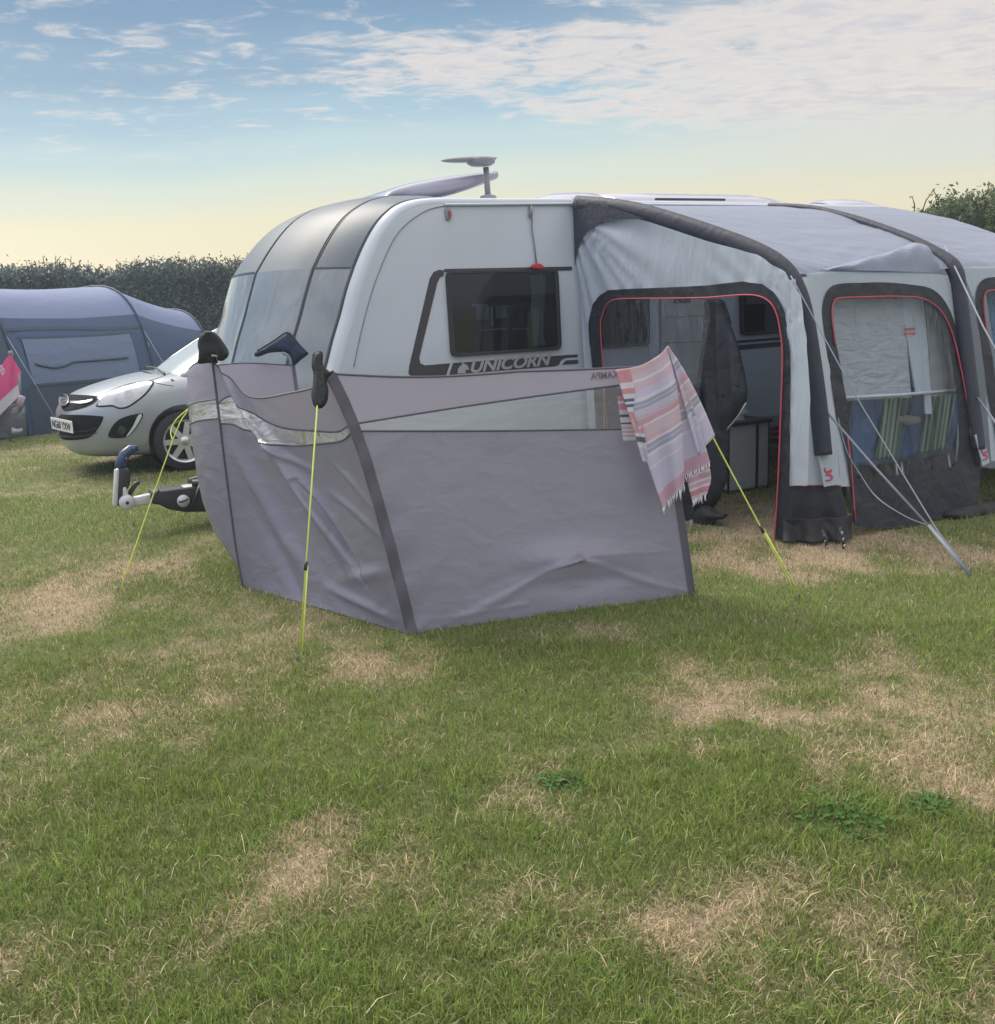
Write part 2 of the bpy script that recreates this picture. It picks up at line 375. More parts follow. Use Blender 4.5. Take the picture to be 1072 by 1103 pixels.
# clouds on a flat sheet: direction projected to the sheet
dz = vmath('ADD', vmath('MAXIMUM', Z, 0.0), .05)
cv = N('ShaderNodeCombineXYZ'); L(vmath('DIVIDE', X, dz), cv.inputs[0]); L(vmath('DIVIDE', Y, dz), cv.inputs[1])
mp = N('ShaderNodeMapping'); mp.inputs['Rotation'].default_value = (0, 0, math.radians(-12)); mp.inputs['Scale'].default_value = (1.0, 1.35, 1); L(cv.outputs[0], mp.inputs[0])
big = wnoise(mp.outputs[0], .55, 4, .55, .4)
cell = wnoise(mp.outputs[0], 4.6, 5, .62, .6)
fine = wnoise(mp.outputs[0], 9.0, 4, .6)
lo = vmath('ADD', vmath('MULTIPLY', az, -.115), .184)                # lower edge of the cloud bank, dropping to the right
band = vmath('MULTIPLY', sstep(Z, vmath('SUBTRACT', lo, .025), vmath('ADD', lo, .012)), sstep(vmath('SUBTRACT', vmath('ADD', .238, vmath('MULTIPLY', az, .03)), Z), -.012, .012))
azr = sstep(az, -.30, .12)
dens = vmath('ADD', vmath('MULTIPLY', band, vmath('ADD', vmath('MULTIPLY', azr, .26), -.01)), vmath('MULTIPLY', vmath('SUBTRACT', big, .5), .55))
top = vmath('MULTIPLY', sstep(Z, .205, .25), vmath('ADD', .055, vmath('MULTIPLY', sstep(Z, .3, .5), .25)))
dens = vmath('ADD', dens, top)
dens = vmath('ADD', dens, vmath('MULTIPLY', vmath('SUBTRACT', cell, .5), .95))
dens = vmath('ADD', dens, vmath('MULTIPLY', vmath('SUBTRACT', fine, .5), .22))
cl = vmath('MULTIPLY', sstep(dens, .02, .32), sstep(Z, .115, .17))
shade = sstep(vmath('ADD', dens, vmath('MULTIPLY', vmath('SUBTRACT', fine, .5), .3)), .12, .5)
ccol = N('ShaderNodeMix', data_type='RGBA'); ccol.inputs[6].default_value = lin(226, 214, 204); ccol.inputs[7].default_value = lin(196, 194, 198); L(shade, ccol.inputs[0])
veil = vmath('MULTIPLY', vmath('MULTIPLY', sstep(az, .0, .45), sstep(Z, .05, .14)), .72)
mv = N('ShaderNodeMix', data_type='RGBA'); L(veil, mv.inputs[0]); L(behind.outputs[2], mv.inputs[6]); mv.inputs[7].default_value = lin(208, 206, 198)
wisp = vmath('MULTIPLY', vmath('MULTIPLY', sstep(wnoise(mp.outputs[0], .22, 6, .6, 1.5), .45, .75), .5), sstep(vmath('SUBTRACT', .2, Z), 0, .06))
mw = N('ShaderNodeMix', data_type='RGBA'); L(wisp, mw.inputs[0]); L(mv.outputs[2], mw.inputs[6]); mw.inputs[7].default_value = lin(226, 214, 190)
gl_ = N('ShaderNodeMix', data_type='RGBA'); L(vmath('MULTIPLY', vmath('MULTIPLY', sstep(vmath('MULTIPLY', az, -1), .0, .6), sstep(vmath('SUBTRACT', .13, Z), 0, .10)), vmath('MULTIPLY', sstep(Y, 0, .2), .6)), gl_.inputs[0]); L(mw.outputs[2], gl_.inputs[6]); gl_.inputs[7].default_value = lin(255, 244, 212); mw = gl_
mc = N('ShaderNodeMix', data_type='RGBA'); L(vmath('MULTIPLY', cl, .92), mc.inputs[0]); L(mw.outputs[2], mc.inputs[6]); L(ccol.outputs[2], mc.inputs[7])
sc = N('ShaderNodeVectorMath', operation='SCALE'); L(mc.outputs[2], sc.inputs[0]); L(vmath('MULTIPLY', vmath('ADD', 1.0, vmath('MULTIPLY', sstep(Z, .33, .62), 1.1)), K * .645), sc.inputs['Scale'])  # gain added to the unseen overhead sky for more light below
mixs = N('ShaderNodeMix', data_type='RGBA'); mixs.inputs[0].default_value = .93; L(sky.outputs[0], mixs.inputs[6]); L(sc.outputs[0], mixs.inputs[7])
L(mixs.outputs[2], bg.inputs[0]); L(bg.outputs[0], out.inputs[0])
sd = bpy.data.lights.new('sun', 'SUN'); sd.energy = 1.8; sd.angle = math.radians(30); sd.color = (1, .90, .76)
so = bpy.data.objects.new('sun', sd); COL.objects.link(so)
so.rotation_euler = Vector((-math.sin(SUN_AZ) * math.cos(SUN_EL), -math.cos(SUN_AZ) * math.cos(SUN_EL), -math.sin(SUN_EL))).to_track_quat('-Z', 'Y').to_euler()
S.view_settings.view_transform = 'Standard'; S.view_settings.look = 'None'; S.view_settings.gamma = 1; S.view_settings.exposure = EXPOSURE = 0.86
S.cycles.transparent_max_bounces = 16; S.cycles.max_bounces = 8; S.cycles.use_denoising = True
# ---------------------------------------------------------------- ground
_perm = RNG.permutation(512)
def vnoise(x, y, o=0):
    x = np.asarray(x, float) + o * 13.7; y = np.asarray(y, float) - o * 7.3
    xi = np.floor(x).astype(int); yi = np.floor(y).astype(int); fx = x - xi; fy = y - yi
    fx = fx * fx * (3 - 2 * fx); fy = fy * fy * (3 - 2 * fy)
    h = lambda a, b: _perm[(_perm[a & 511] + b) & 511] / 511.0
    return (h(xi, yi) * (1 - fx) + h(xi + 1, yi) * fx) * (1 - fy) + (h(xi, yi + 1) * (1 - fx) + h(xi + 1, yi + 1) * fx) * fy
def fbm(x, y, o=0, oc=4):
    s = 0; a = .5; t = 0
    for k in range(oc): s = s + a * vnoise(x * 2 ** k, y * 2 ** k, o + k); t += a; a *= .5
    return s / t
# worn, straw-coloured patches (+) and lush patches (-), surveyed on the lawn: x, y, radius x, radius y, strength
PATCH = []
for u, v, ru, rv, s in [(890, 760, 175, 52, 1.0), (1020, 835, 85, 42, .9), (770, 765, 70, 25, .7), (700, 975, 120, 45, .75), (840, 950, 60, 22, .5), (285, 970, 100, 40, .7), (340, 905, 60, 18, .5), (120, 768, 55, 13, .9), (262, 752, 50, 12, .6),
                        (240, 672, 120, 30, .5), (60, 650, 80, 16, .42), (330, 690, 60, 12, .3), (890, 598, 175, 20, .85), (800, 560, 90, 40, .9), (590, 845, 60, 22, .65), (420, 712, 60, 14, .55), (600, 690, 60, 12, .5), (60, 484, 70, 5, .85), (560, 870, 60, 16, .5),
                        (770, 835, 40, 14, .6), (180, 610, 70, 16, .4), (740, 660, 50, 8, .4), (1040, 1010, 60, 30, .3), (80, 1000, 90, 40, .25), (560, 1010, 90, 30, .4),
                        (950, 645, 170, 30, -.8), (480, 850, 170, 42, -.55), (330, 850, 140, 55, -.4), (150, 880, 160, 60, -.3), (90, 560, 120, 26, -.5), (890, 885, 70, 22, -.7), (1000, 930, 80, 25, -.6), (60, 700, 120, 24, -.5), (640, 770, 90, 28, -.4), (800, 800, 60, 15, -.5), (330, 1040, 120, 30, -.3), (600, 915, 70, 20, -.3)]:
    c = gp(u, v); PATCH.append((c.x, c.y, ru * c.y / FPX, rv * c.y * math.hypot(c.y, HC) / (FPX * HC) , s))
def dryness(x, y):
    d = .235 + .75 * (fbm(x * .7, y * .55, 3) - .5) + .95 * (fbm(x * 3.1, y * 2.3, 9) - .5) + .5 * (fbm(x * 11, y * 8, 13) - .5)
    wx = x + .30 * (fbm(x * 2.2, y * 2.2, 21) - .5) * 2; wy = y + .35 * (fbm(x * 2.2, y * 2.2, 33) - .5) * 2
    for px_, py_, rx, ry, s in PATCH:
        q = ((wx - px_) / rx) ** 2 + ((wy - py_) / ry) ** 2
        d = d + (.64 if s > 0 else .9) * s * np.exp(-q * .95) * (.15 + 1.6 * fbm(x * 7, y * 5, 41))
    return np.clip(d, 0, 1)
def gheight(x, y):
    r = np.clip((np.hypot(x, y) - 1) / 6, 0, 1) * np.clip((60 - np.hypot(x, y)) / 40, 0, 1)
    return .028 * (fbm(x * .8, y * .8, 55) - .5) * np.clip((5.0 - y) / 1.2, 0.0, 1) + 0 * r
def axis_(a, b, d0, far):
    p = [a]; 
    while p[-1] < b: p.append(p[-1] + d0)
    st = d0
    while p[-1] < far: st *= 1.35; p.append(p[-1] + st)
    st = d0; q = [a]
    while q[-1] > -far: st *= 1.35; q.append(q[-1] - st)
    return np.array(q[:0:-1] + p)
gx = axis_(-5, 5, .05, 600); gy = axis_(1.5, 13, .05, 700)
XX, YY = np.meshgrid(gx, gy); vv = np.stack([XX, YY, gheight(XX, YY)], -1).reshape(-1, 3); nx, ny = len(gx), len(gy)
ii = np.arange(nx * ny).reshape(ny, nx); ff = np.stack([ii[:-1, :-1], ii[:-1, 1:], ii[1:, 1:], ii[1:, :-1]], -1).reshape(-1, 4)
def np_mesh(name, verts, faces_flat, starts, totals, material, cols=None, smooth=False):
    me = bpy.data.meshes.new(name); me.vertices.add(len(verts)); me.vertices.foreach_set('co', np.ascontiguousarray(verts, np.float32).ravel())
    me.loops.add(len(faces_flat)); me.loops.foreach_set('vertex_index', np.ascontiguousarray(faces_flat, np.int32))
    me.polygons.add(len(starts)); me.polygons.foreach_set('loop_start', np.ascontiguousarray(starts, np.int32))
    if smooth: me.polygons.foreach_set('use_smooth', np.ones(len(starts), bool))
    me.update(calc_edges=True)
    if cols is not None:
        a = me.color_attributes.new('tint', 'FLOAT_COLOR', 'POINT'); a.data.foreach_set('color', np.ascontiguousarray(cols, np.float32).ravel())
    me.materials.append(material); o = bpy.data.objects.new(name, me); COL.objects.link(o); return o
def attr_mat(name, rough=.8, trans=0.0, spec=.2, grain=0.0):
    m, nt, N = nodes(name); L = nt.links.new; out = N('ShaderNodeOutputMaterial'); p = N('ShaderNodeBsdfPrincipled'); p.inputs['Roughness'].default_value = rough; p.inputs['Specular IOR Level'].default_value = spec
    a = N('ShaderNodeVertexColor', layer_name='tint'); c = a.outputs[0]
    if grain:
        tc = N('ShaderNodeTexCoord'); n = N('ShaderNodeTexNoise'); n.inputs['Scale'].default_value = 55; n.inputs['Detail'].default_value = 8; n.inputs['Roughness'].default_value = .75; L(tc.outputs['Object'], n.inputs[0])
        r = N('ShaderNodeMapRange'); r.inputs[1].default_value = .3; r.inputs[2].default_value = .7; r.inputs[3].default_value = 1 - grain; r.inputs[4].default_value = 1 + grain; L(n.outputs['Fac'], r.inputs[0])
        s = N('ShaderNodeVectorMath', operation='SCALE'); L(c, s.inputs[0]); L(r.outputs[0], s.inputs['Scale']); c = s.outputs[0]
        b = N('ShaderNodeBump'); b.inputs['Strength'].default_value = .8; b.inputs['Distance'].default_value = .02; L(n.outputs['Fac'], b.inputs['Height']); L(b.outputs[0], p.inputs['Normal'])
    L(c, p.inputs['Base Color']); sh = p.outputs[0]
    if trans:
        t = N('ShaderNodeBsdfTranslucent'); L(c, t.inputs[0]); x = N('ShaderNodeMixShader'); x.inputs[0].default_value = trans; L(sh, x.inputs[1]); L(t.outputs[0], x.inputs[2]); sh = x.outputs[0]
    L(sh, out.inputs[0]); return m
M_ground = attr_mat('turf_soil', .95, grain=.45); M_blade = attr_mat('grass_blade', .55, trans=.42, spec=.3); M_leaf = attr_mat('leaf', .6, trans=.25, spec=.3)
GREEN = np.array([.130, .208, .050]); GREEN2 = np.array([.285, .372, .090]); STRAW = np.array([.64, .525, .36]); THATCH = np.array([.34, .27, .185]); SOILG = np.array([.15, .165, .07])
dr = dryness(vv[:, 0], vv[:, 1]); k = np.clip((dr - .3) / .45, 0, 1)[:, None]
gc = SOILG * (1 - k) + THATCH * k; gc = np.concatenate([gc, np.ones((len(gc), 1))], 1)
ground = np_mesh('ground', vv, ff.ravel(), np.arange(0, len(ff) * 4, 4), None, M_ground, gc, True); ground['kind'] = 'structure'
# ---------------------------------------------------------------- grass: every blade a narrow bent strip
def grass():
    pts = []
    for y0, y1, dens in ((1.75, 2.6, 38000), (2.6, 3.6, 30000), (3.6, 5, 17000), (5, 7, 8000), (7, 10, 3600), (10, 15, 1300), (15, 24, 260)):
        half = lambda y: .57 * y + 1.15
        n = int((y1 - y0) * 2 * half(y1) * dens); x = (RNG.random(n) * 2 - 1) * half(y1); y = y0 + RNG.random(n) * (y1 - y0)
        kk = np.abs(x) < .54 * y + 1.1; pts.append(np.stack([x[kk], y[kk]], 1))
    P = np.concatenate(pts); x, y = P[:, 0], P[:, 1]; d = dryness(x, y)
    tuft = fbm(x * 9, y * 9, 77); lush = fbm(x * 1.3, y * 1.1, 61)
    keep = RNG.random(len(x)) < np.clip(1.15 - .55 * d, .25, 1) * np.clip(.35 + 1.3 * tuft, .3, 1); x, y, d, tuft, lush = x[keep], y[keep], d[keep], tuft[keep], lush[keep]
    n = len(x); dry = RNG.random(n) < np.clip((d - .13) * .88, .05, .80)
    ln = np.where(dry, .022 + .038 * RNG.random(n), .018 + .028 * RNG.random(n)) * (.6 + .8 * tuft) * (.8 + .4 * lush) * (1.12 - .35 * d)
    stray = RNG.random(n) < .02; ln = np.where(stray, ln * 1.8 + .03, ln)
    wd = np.maximum(.0021 + .0018 * RNG.random(n), .60 * y / FPX); wd = np.where(dry, wd * .85, wd)
    a = RNG.random(n) * 2 * np.pi; lean = np.where(dry, .75 + .75 * RNG.random(n), .25 + .9 * RNG.random(n)); lean = np.where(stray & dry, 1.35 + .15 * RNG.random(n), lean)
    dx, dy = np.cos(a), np.sin(a); b = a + np.pi / 2 + (RNG.random(n) - .5) * 1.2; sx_, sy_ = np.cos(b) * wd / 2, np.sin(b) * wd / 2
    z0 = gheight(x, y) - .004
    l1 = lean * .65; l2 = lean * 1.15
    mx_, my_, mz = x + dx * ln * .5 * np.sin(l1), y + dy * ln * .5 * np.sin(l1), z0 + ln * .5 * np.cos(l1)
    tx, ty, tz = mx_ + dx * ln * .5 * np.sin(l2), my_ + dy * ln * .5 * np.sin(l2), np.maximum(mz + ln * .5 * np.cos(l2), z0 + .006)
    V = np.empty((n, 5, 3), np.float32)
    V[:, 0] = np.stack([x - sx_, y - sy_, z0], 1); V[:, 1] = np.stack([x + sx_, y + sy_, z0], 1)
    V[:, 2] = np.stack([mx_ + sx_ * .85, my_ + sy_ * .85, mz], 1); V[:, 3] = np.stack([mx_ - sx_ * .85, my_ - sy_ * .85, mz], 1); V[:, 4] = np.stack([tx, ty, tz], 1)
    base = (np.arange(n) * 5)[:, None]; quad = base + np.array([0, 1, 2, 3]); tri = base + np.array([3, 2, 4])
    fl = np.concatenate([quad, tri], 1).ravel(); st = (np.arange(n)[:, None] * 7 + np.array([0, 4])).ravel()
    r = RNG.random((n, 1)); g = GREEN * (1 - r) + GREEN2 * r; yl = np.clip(lush - .35, 0, 1)[:, None] * .5; g = g * (.72 + .55 * tuft[:, None]); g = g * (1 - yl) + np.array([.20, .225, .050]) * yl
    g = g * (1 - .5 * d[:, None]) + np.array([.25, .235, .105]) * .5 * d[:, None]
    s = STRAW * (.55 + .75 * r); hue = RNG.random((n, 1)); s = s * (1 - .35 * hue) + np.array([.42, .36, .19]) * .35 * hue
    c = np.where(dry[:, None], s, g) * (.50 + 1.0 * RNG.random((n, 1))); c5 = np.repeat(np.concatenate([c, np.ones((n, 1))], 1)[:, None], 5, 1).reshape(-1, 4)
    o = np_mesh('grass', V.reshape(-1, 3), fl, st, None, M_blade, c5, False); o['kind'] = 'stuff'
    o['label'] = 'patchy mown green lawn grass mixed with dry straw'; o['category'] = 'grass'
    print('blades', n)
grass()
# broad-leaved weeds in the lawn
def weed(u, v, R, nl, label):
    c = gp(u, v); m = MB(); rt = thing('lawn_weed', c, label, 'weed', 'broad leaved weeds in the lawn')
    for k in range(nl):
        a = random.random() * 6.28; r = R * random.random() ** .6; p = c + Vector((math.cos(a) * r, math.sin(a) * r, .012 + .018 * random.random()))
        b = random.random() * 6.28; ax = Vector((math.cos(b), math.sin(b), random.uniform(-.1, .45))).normalized(); sd_ = ax.cross(ZZ).normalized(); l = random.uniform(.018, .038); w = l * .38
        up = sd_.cross(ax); m.poly([p, p + ax * l * .35 + sd_ * w + up * .004, p + ax * l, p + ax * l * .35 - sd_ * w + up * .004])
        m.tube([c + Vector((0, 0, -.01)), (c + p) * .5 + Vector((0, 0, .01)), p], .0012, 4)
    m.obj('leaves', mat('weed_leaf', (.075, .165, .04), .8, spec=.15, trans=.3, var=.35, vs=40) if 'weed_leaf' not in MATS else MATS['weed_leaf'], rt, smooth=False, weld=False, recalc=False)
weed(905, 884, .17, 130, 'spreading dark green weed clump beside the large straw patch')
weed(604, 848, .09, 60, 'small round green weed in the lawn below the windbreak')
weed(1005, 870, .08, 50, 'small green weed in the pale straw patch at right')
# ---------------------------------------------------------------- hedges
def hedge(name, label, path, H, thick, nleaf, lsize, cols, tall=0, seed=1, hvar=.25, lod=None):
    rng = np.random.default_rng(seed); path = [Vector((a, b, 0)) for a, b, in path]
    seg = [(b - a).length for a, b in zip(path, path[1:])]; T = sum(seg)
    def pos(t):
        k = 0
        while k < len(seg) - 1 and t > seg[k]: t -= seg[k]; k += 1
        d = (path[k + 1] - path[k]).normalized(); return path[k] + d * t, d
    Hf = H if callable(H) else (lambda t: H)
    root = thing(name, path[0], label, 'hedge')
    core = MB(); n = int(T / .3)
    def cf(i, j):
        p, d = pos(i * T * .9999); nn = Vector((d.y, -d.x, 0)); a = math.pi * j; h = Hf(i * T) * .99
        q = p + nn * math.cos(a) * thick * .30 + ZZ * (max(math.sin(a), 0) ** .4 * h)
        s = nz(q, .9, seed) * .12; return q + (nn * math.cos(a) + ZZ * math.sin(a)) * s
    core.grid(cf, n, 12)
    dk = np.array(cols[0])
    V = []; C = []; F = []; t = rng.random(nleaf) * T
    P = np.empty((nleaf, 3)); Dm = np.empty(nleaf)
    for i in range(nleaf):
        p, d = pos(min(t[i], T * .9999)); nn = Vector((d.y, -d.x, 0)); h = Hf(t[i]); z = rng.random() ** .75
        top = rng.random() < .35
        lump = mnoise.noise(Vector((t[i] * .55, z * h * .7, seed))) * hvar + mnoise.noise(Vector((t[i] * 1.9, z * h * 1.9, seed + 9))) * hvar * .7
        if top:
            s = rng.uniform(-.5, .5); hh = h + lump * 1.3 + .10 * rng.standard_normal(); q = p + nn * s * thick + ZZ * hh
        else:
            side = 1 if rng.random() < .8 else -1
            q = p + nn * side * (thick * .5 * (1.05 - .35 * z ** 3) + lump + .07 * rng.standard_normal()) + ZZ * (z * h)
        P[i] = q; Dm[i] = mnoise.noise(q * 1.1 + Vector((seed, 0, 0)))
    rd = rng.standard_normal((nleaf, 3)); rd /= np.linalg.norm(rd, axis=1)[:, None]; r2 = rng.standard_normal((nleaf, 3)); sd_ = np.cross(rd, r2); sd_ /= np.linalg.norm(sd_, axis=1)[:, None]
    l = (lsize * (.6 + .8 * rng.random(nleaf)))[:, None]; w = l * .42
    V = np.stack([P, P + rd * l * .45 + sd_ * w * .5, P + rd * l, P + rd * l * .45 - sd_ * w * .5], 1)
    mixk = np.clip(.45 + 1.3 * Dm + .25 * rng.standard_normal(nleaf), 0, 1)[:, None]; c = dk * (1 - mixk) + np.array(cols[1]) * mixk
    pale = rng.random((nleaf, 1)) < .12; c = np.where(pale, np.array(cols[2]), c)
    f = np.arange(nleaf * 4); o = np_mesh('foliage', V.reshape(-1, 3) - np.array(path[0]), f, np.arange(0, nleaf * 4, 4), None, M_leaf, np.repeat(np.concatenate([c, np.ones((nleaf, 1))], 1)[:, None], 4, 1).reshape(-1, 4)); o.parent = root
    co = core.obj('inner_growth', mat('hedge_inner_' + str(seed), tuple(dk * .9), .9, var=.4, vs=5, bump=1, bs=9), root)
    if tall:
        g = MB()
        for i in range(tall):
            tt = rng.random() * T; p, d = pos(min(tt, T * .9999)); b = p + Vector((d.y, -d.x, 0)) * rng.uniform(-.4, .4) * thick + ZZ * (Hf(tt) - .1); hh = rng.uniform(.15, .5) * (.5 + 1.1 * max(0, mnoise.noise(Vector((tt * 1.3, 3, seed))) + .3)); le = Vector((rng.normal(0, .25), rng.normal(0, .25), 1))
            mid = b + le * hh * .6; tip = b + le * hh + Vector((rng.normal(0, .08), 0, -.02)); g.tube([b, mid, tip], [.012, .010, .006], 3, cap=False)
            for _ in range(4):
                q = mid.lerp(tip, rng.random() * 1.0); a = Vector(rng.standard_normal(3)) * .022; g.poly([q, q + a + ZZ * .012, q + a * 1.9, q + a - ZZ * .012])
        g.obj('seed_stems', M_bark, root, smooth=False, weld=False, recalc=False)['kind'] = 'stuff'
    return root
hedge('boundary_hedge', 'long dark hedge with grass stems on top behind the tent', [(-20, 23), (-9, 22.6), (2, 23.2), (8, 24)], lambda t: 2.74 + .24 * mnoise.noise(Vector((t * .45, 1.3, 0))) + .10 * mnoise.noise(Vector((t * 1.7, 4.3, 0))), 1.6, 150000, .085, [(.085, .12, .125), (.135, .18, .165), (.19, .23, .20)], tall=1500, seed=3, hvar=.20)  # bluish, lightened leaf tints: distance haze put into the colour
hedge('bushy_hedge', 'tall leafy green hedge rising behind the rear of the caravan', [(6.3, 17.3), (7.8, 16.6), (11, 16.2), (15, 16)], lambda t: 2.42 + .62 * min(1, t / 2.0) + .12 * math.sin(t * 2.1), 1.8, 100000, .075, [(.075, .115, .06), (.15, .20, .095), (.24, .28, .16)], tall=160, seed=8, hvar=.3)

# evening haze over the whole field
hz = MB(); hz.box(Vector((0, 50, 2.0)), Vector((1, 0, 0)), Vector((0, 1, 0)), ZZ, 1200, 1200, 3.2)
mh, nh, Nh = nodes('haze_air'); oh = Nh('ShaderNodeOutputMaterial'); vh = Nh('ShaderNodeVolumePrincipled'); vh.inputs['Density'].default_value = .0024; vh.inputs['Color'].default_value = (.74, .86, 1, 1); vh.inputs['Anisotropy'].default_value = .2; nh.links.new(vh.outputs[0], oh.inputs['Volume'])
hzo = hz.obj('haze', mh, None, smooth=False); hzo['kind'] = 'stuff'
# ---------------------------------------------------------------- caravan
CW = 2.45
van = thing('touring_caravan', lw(0, 1.1, 0), 'white touring caravan with tinted curved front windows and dark side stripe', 'caravan')
PROF = [(-1.90, .40), (-2.10, .50), (-2.24, .70), (-2.275, .95), (-2.25, 1.12), (-2.17, 1.30), (-2.10, 1.50), (-2.024, 1.69), (-1.96, 1.87), (-1.885, 2.036), (-1.80, 2.20), (-1.71, 2.335), (-1.61, 2.435), (-1.506, 2.500), (-1.36, 2.535), (-1.185, 2.550)]
PROF = [(p.x, p.y) for p in smooth_path([Vector((a, b, 0)) for a, b in PROF], 3)]
ROOFP = [(-.6, 2.555), (0, 2.56), (.8, 2.56), (1.8, 2.555), (2.8, 2.545), (3.6, 2.535), (3.85, 2.515), (4.02, 2.46), (4.12, 2.36), (4.17, 2.2), (4.20, 1.6), (4.20, .8), (4.18, .48), (4.10, .40)]
FULL = PROF + ROOFP; NP = len(PROF)
def bow(x, z, y):
    c = max(0.0, 1 - abs((y - CW / 2) / (CW / 2)) ** 2.5) ** .95
    kf = max(0, min(1, (-1.2 - x) / .7)); kt = max(0, min(1, (z - 1.9) / .5)); kr = max(0, min(1, (x - 3.9) / .25))
    return lw(x - (.30 * c + .40 * y / CW) * kf + .10 * c * kr, y, z + .12 * c * kt * max(.3, min(1, (-.5 - x) / .9)))
YS = [0, .012, .035, .075, .13, .2, .35, .55, .8, 1.0, 1.15, 1.3, 1.5, 1.75, 2.0, 2.15, 2.25, 2.33, 2.375, 2.415, 2.438, 2.45]
def inset(y):
    d = min(y, CW - y); return .035 * (1 - math.sqrt(max(0, 1 - (1 - min(d / .035, 1)) ** 2)))
def body_pt(k, y, off=0.0):
    i = min(int(k), len(FULL) - 2); t = k - i; a, b = FULL[i], FULL[i + 1]; x, z = a[0] + (b[0] - a[0]) * t, a[1] + (b[1] - a[1]) * t
    tx, tz = b[0] - a[0], b[1] - a[1]; l = math.hypot(tx, tz) or 1; nx_, nz_ = -tz / l, tx / l      # outward normal in the profile plane
    i_ = inset(y) - off
    return bow(x - nx_ * i_, z - nz_ * i_, y)
m = MB(); m.grid(lambda i, j: body_pt(i * (len(FULL) - 1), YS[int(round(j * (len(YS) - 1)))]), len(FULL) - 1, len(YS) - 1)
for yy in (0, CW):
    m.poly([body_pt(k, yy) for k in range(len(FULL))])
m.poly([lw(-1.9, 0, .40), lw(4.1, 0, .40), lw(4.1, CW, .40), lw(-1.9, CW, .40)])
body = m.obj('body', M_white, van)
# smooth only the wrap, keep the side crisp
def strip(name, k0, k1, y0, y1, off, material, nk=None, ny_=6, parent=van, thick=None, **kw):
    nk = nk or max(2, int(abs(k1 - k0)))
    mm = MB(); mm.grid(lambda i, j: body_pt(k0 + (k1 - k0) * i, y0 + (y1 - y0) * j, off), nk, ny_)
    if thick:                                        # closed edge back to the body
        e = []
        for i in range(nk + 1): e.append((k0 + (k1 - k0) * i / nk, y0))
        for j in range(1, ny_ + 1): e.append((k1, y0 + (y1 - y0) * j / ny_))
        for i in range(nk - 1, -1, -1): e.append((k0 + (k1 - k0) * i / nk, y1))
        for j in range(ny_ - 1, 0, -1): e.append((k0, y0 + (y1 - y0) * j / ny_))
        a = [body_pt(k, y, off) for k, y in e]; b = [body_pt(k, y, -.004) for k, y in e]; mm.ring(a, b)
    o = mm.obj(name, material, parent, weld=True, **kw); o.data.set_sharp_from_angle(angle=.7); return o
def kz(z):                                           # profile parameter at a height on the front
    best = min(range(3, NP), key=lambda i: abs(PROF[i][1] - z)); return best
K0, K1, K2, K3 = kz(1.02), kz(2.03), kz(2.06), NP - 1
# corner mouldings with the dark seals beside them
for ya, yb, ys in ((.004, .07, .076), (CW - .135, CW - .004, CW - .145)):
    strip('corner_moulding', 6, NP + 1, ya, yb, .016, M_mould, thick=True)
    strip('moulding_seal', 8, NP - 5, min(ys, ys + .009 * (1 if ys < 1 else -1)), max(ys, ys + .009 * (1 if ys < 1 else -1)), .011, M_dark, ny_=1)
for k, (ya, yb) in enumerate(((.095, .405), (.445, 1.235), (1.285, 2.2))):
    centre = k == 1
    w = strip('front_window', K0 - 2, (K2 if centre else K1), ya, yb, .020, M_acr, ny_=8, thick=True)
    fr_in = .03
    strip('window_seal', K0 - 3, (K3 if centre else K1 + .3), ya - .016, ya - .004, .012, M_dark, ny_=1, parent=w); strip('window_seal', K0 - 3, (K3 if centre else K1 + .3), yb + .004, yb + .016, .012, M_dark, ny_=1, parent=w)
    strip('upper_front_panel', K2 + (0 if centre else 0), K3 - 1, ya, yb, .017, M_acr2, ny_=8, thick=True) if centre else None
    if not centre:
        strip('upper_front_panel', K2, K3 - 1, ya, yb, .017, M_acr2, ny_=8, thick=True)
        strip('window_hinge_rail', K1 + .12, K2 - .1, ya, yb, .024, M_dark, nk=2, ny_=6)
# gas locker lid seam under the windows
strip('locker_seam', K0 - 5, K0 - 4.6, .15, CW - .15, .003, M_dark, nk=1, ny_=14)
# side trim: seam line along the moulding, awning rail, skirt rail
rail = MB(); rail.tube([lw(-1.2, -.012, 2.515), lw(0, -.012, 2.53), lw(2, -.012, 2.525), lw(3.7, -.012, 2.505)], .011, 6); rail.obj('awning_rail', M_mould, van)
sm = MB(); sm.tube(smooth_path([onp(u, v, WALL, .002) for u, v in [(381, 395), (392, 345), (407, 296), (428, 252), (455, 229), (480, 221.5), (510, 220), (600, 219.5)]], 8), .005, 5); sm.obj('body_seam', M_grey, van)
sk = MB(); sk.box(lw(1.0, -.012, .47), UX, UY, ZZ, 3.0, .014, .07); sk.obj('skirt_rail', M_grey, van, smooth=False, bevel=.006)
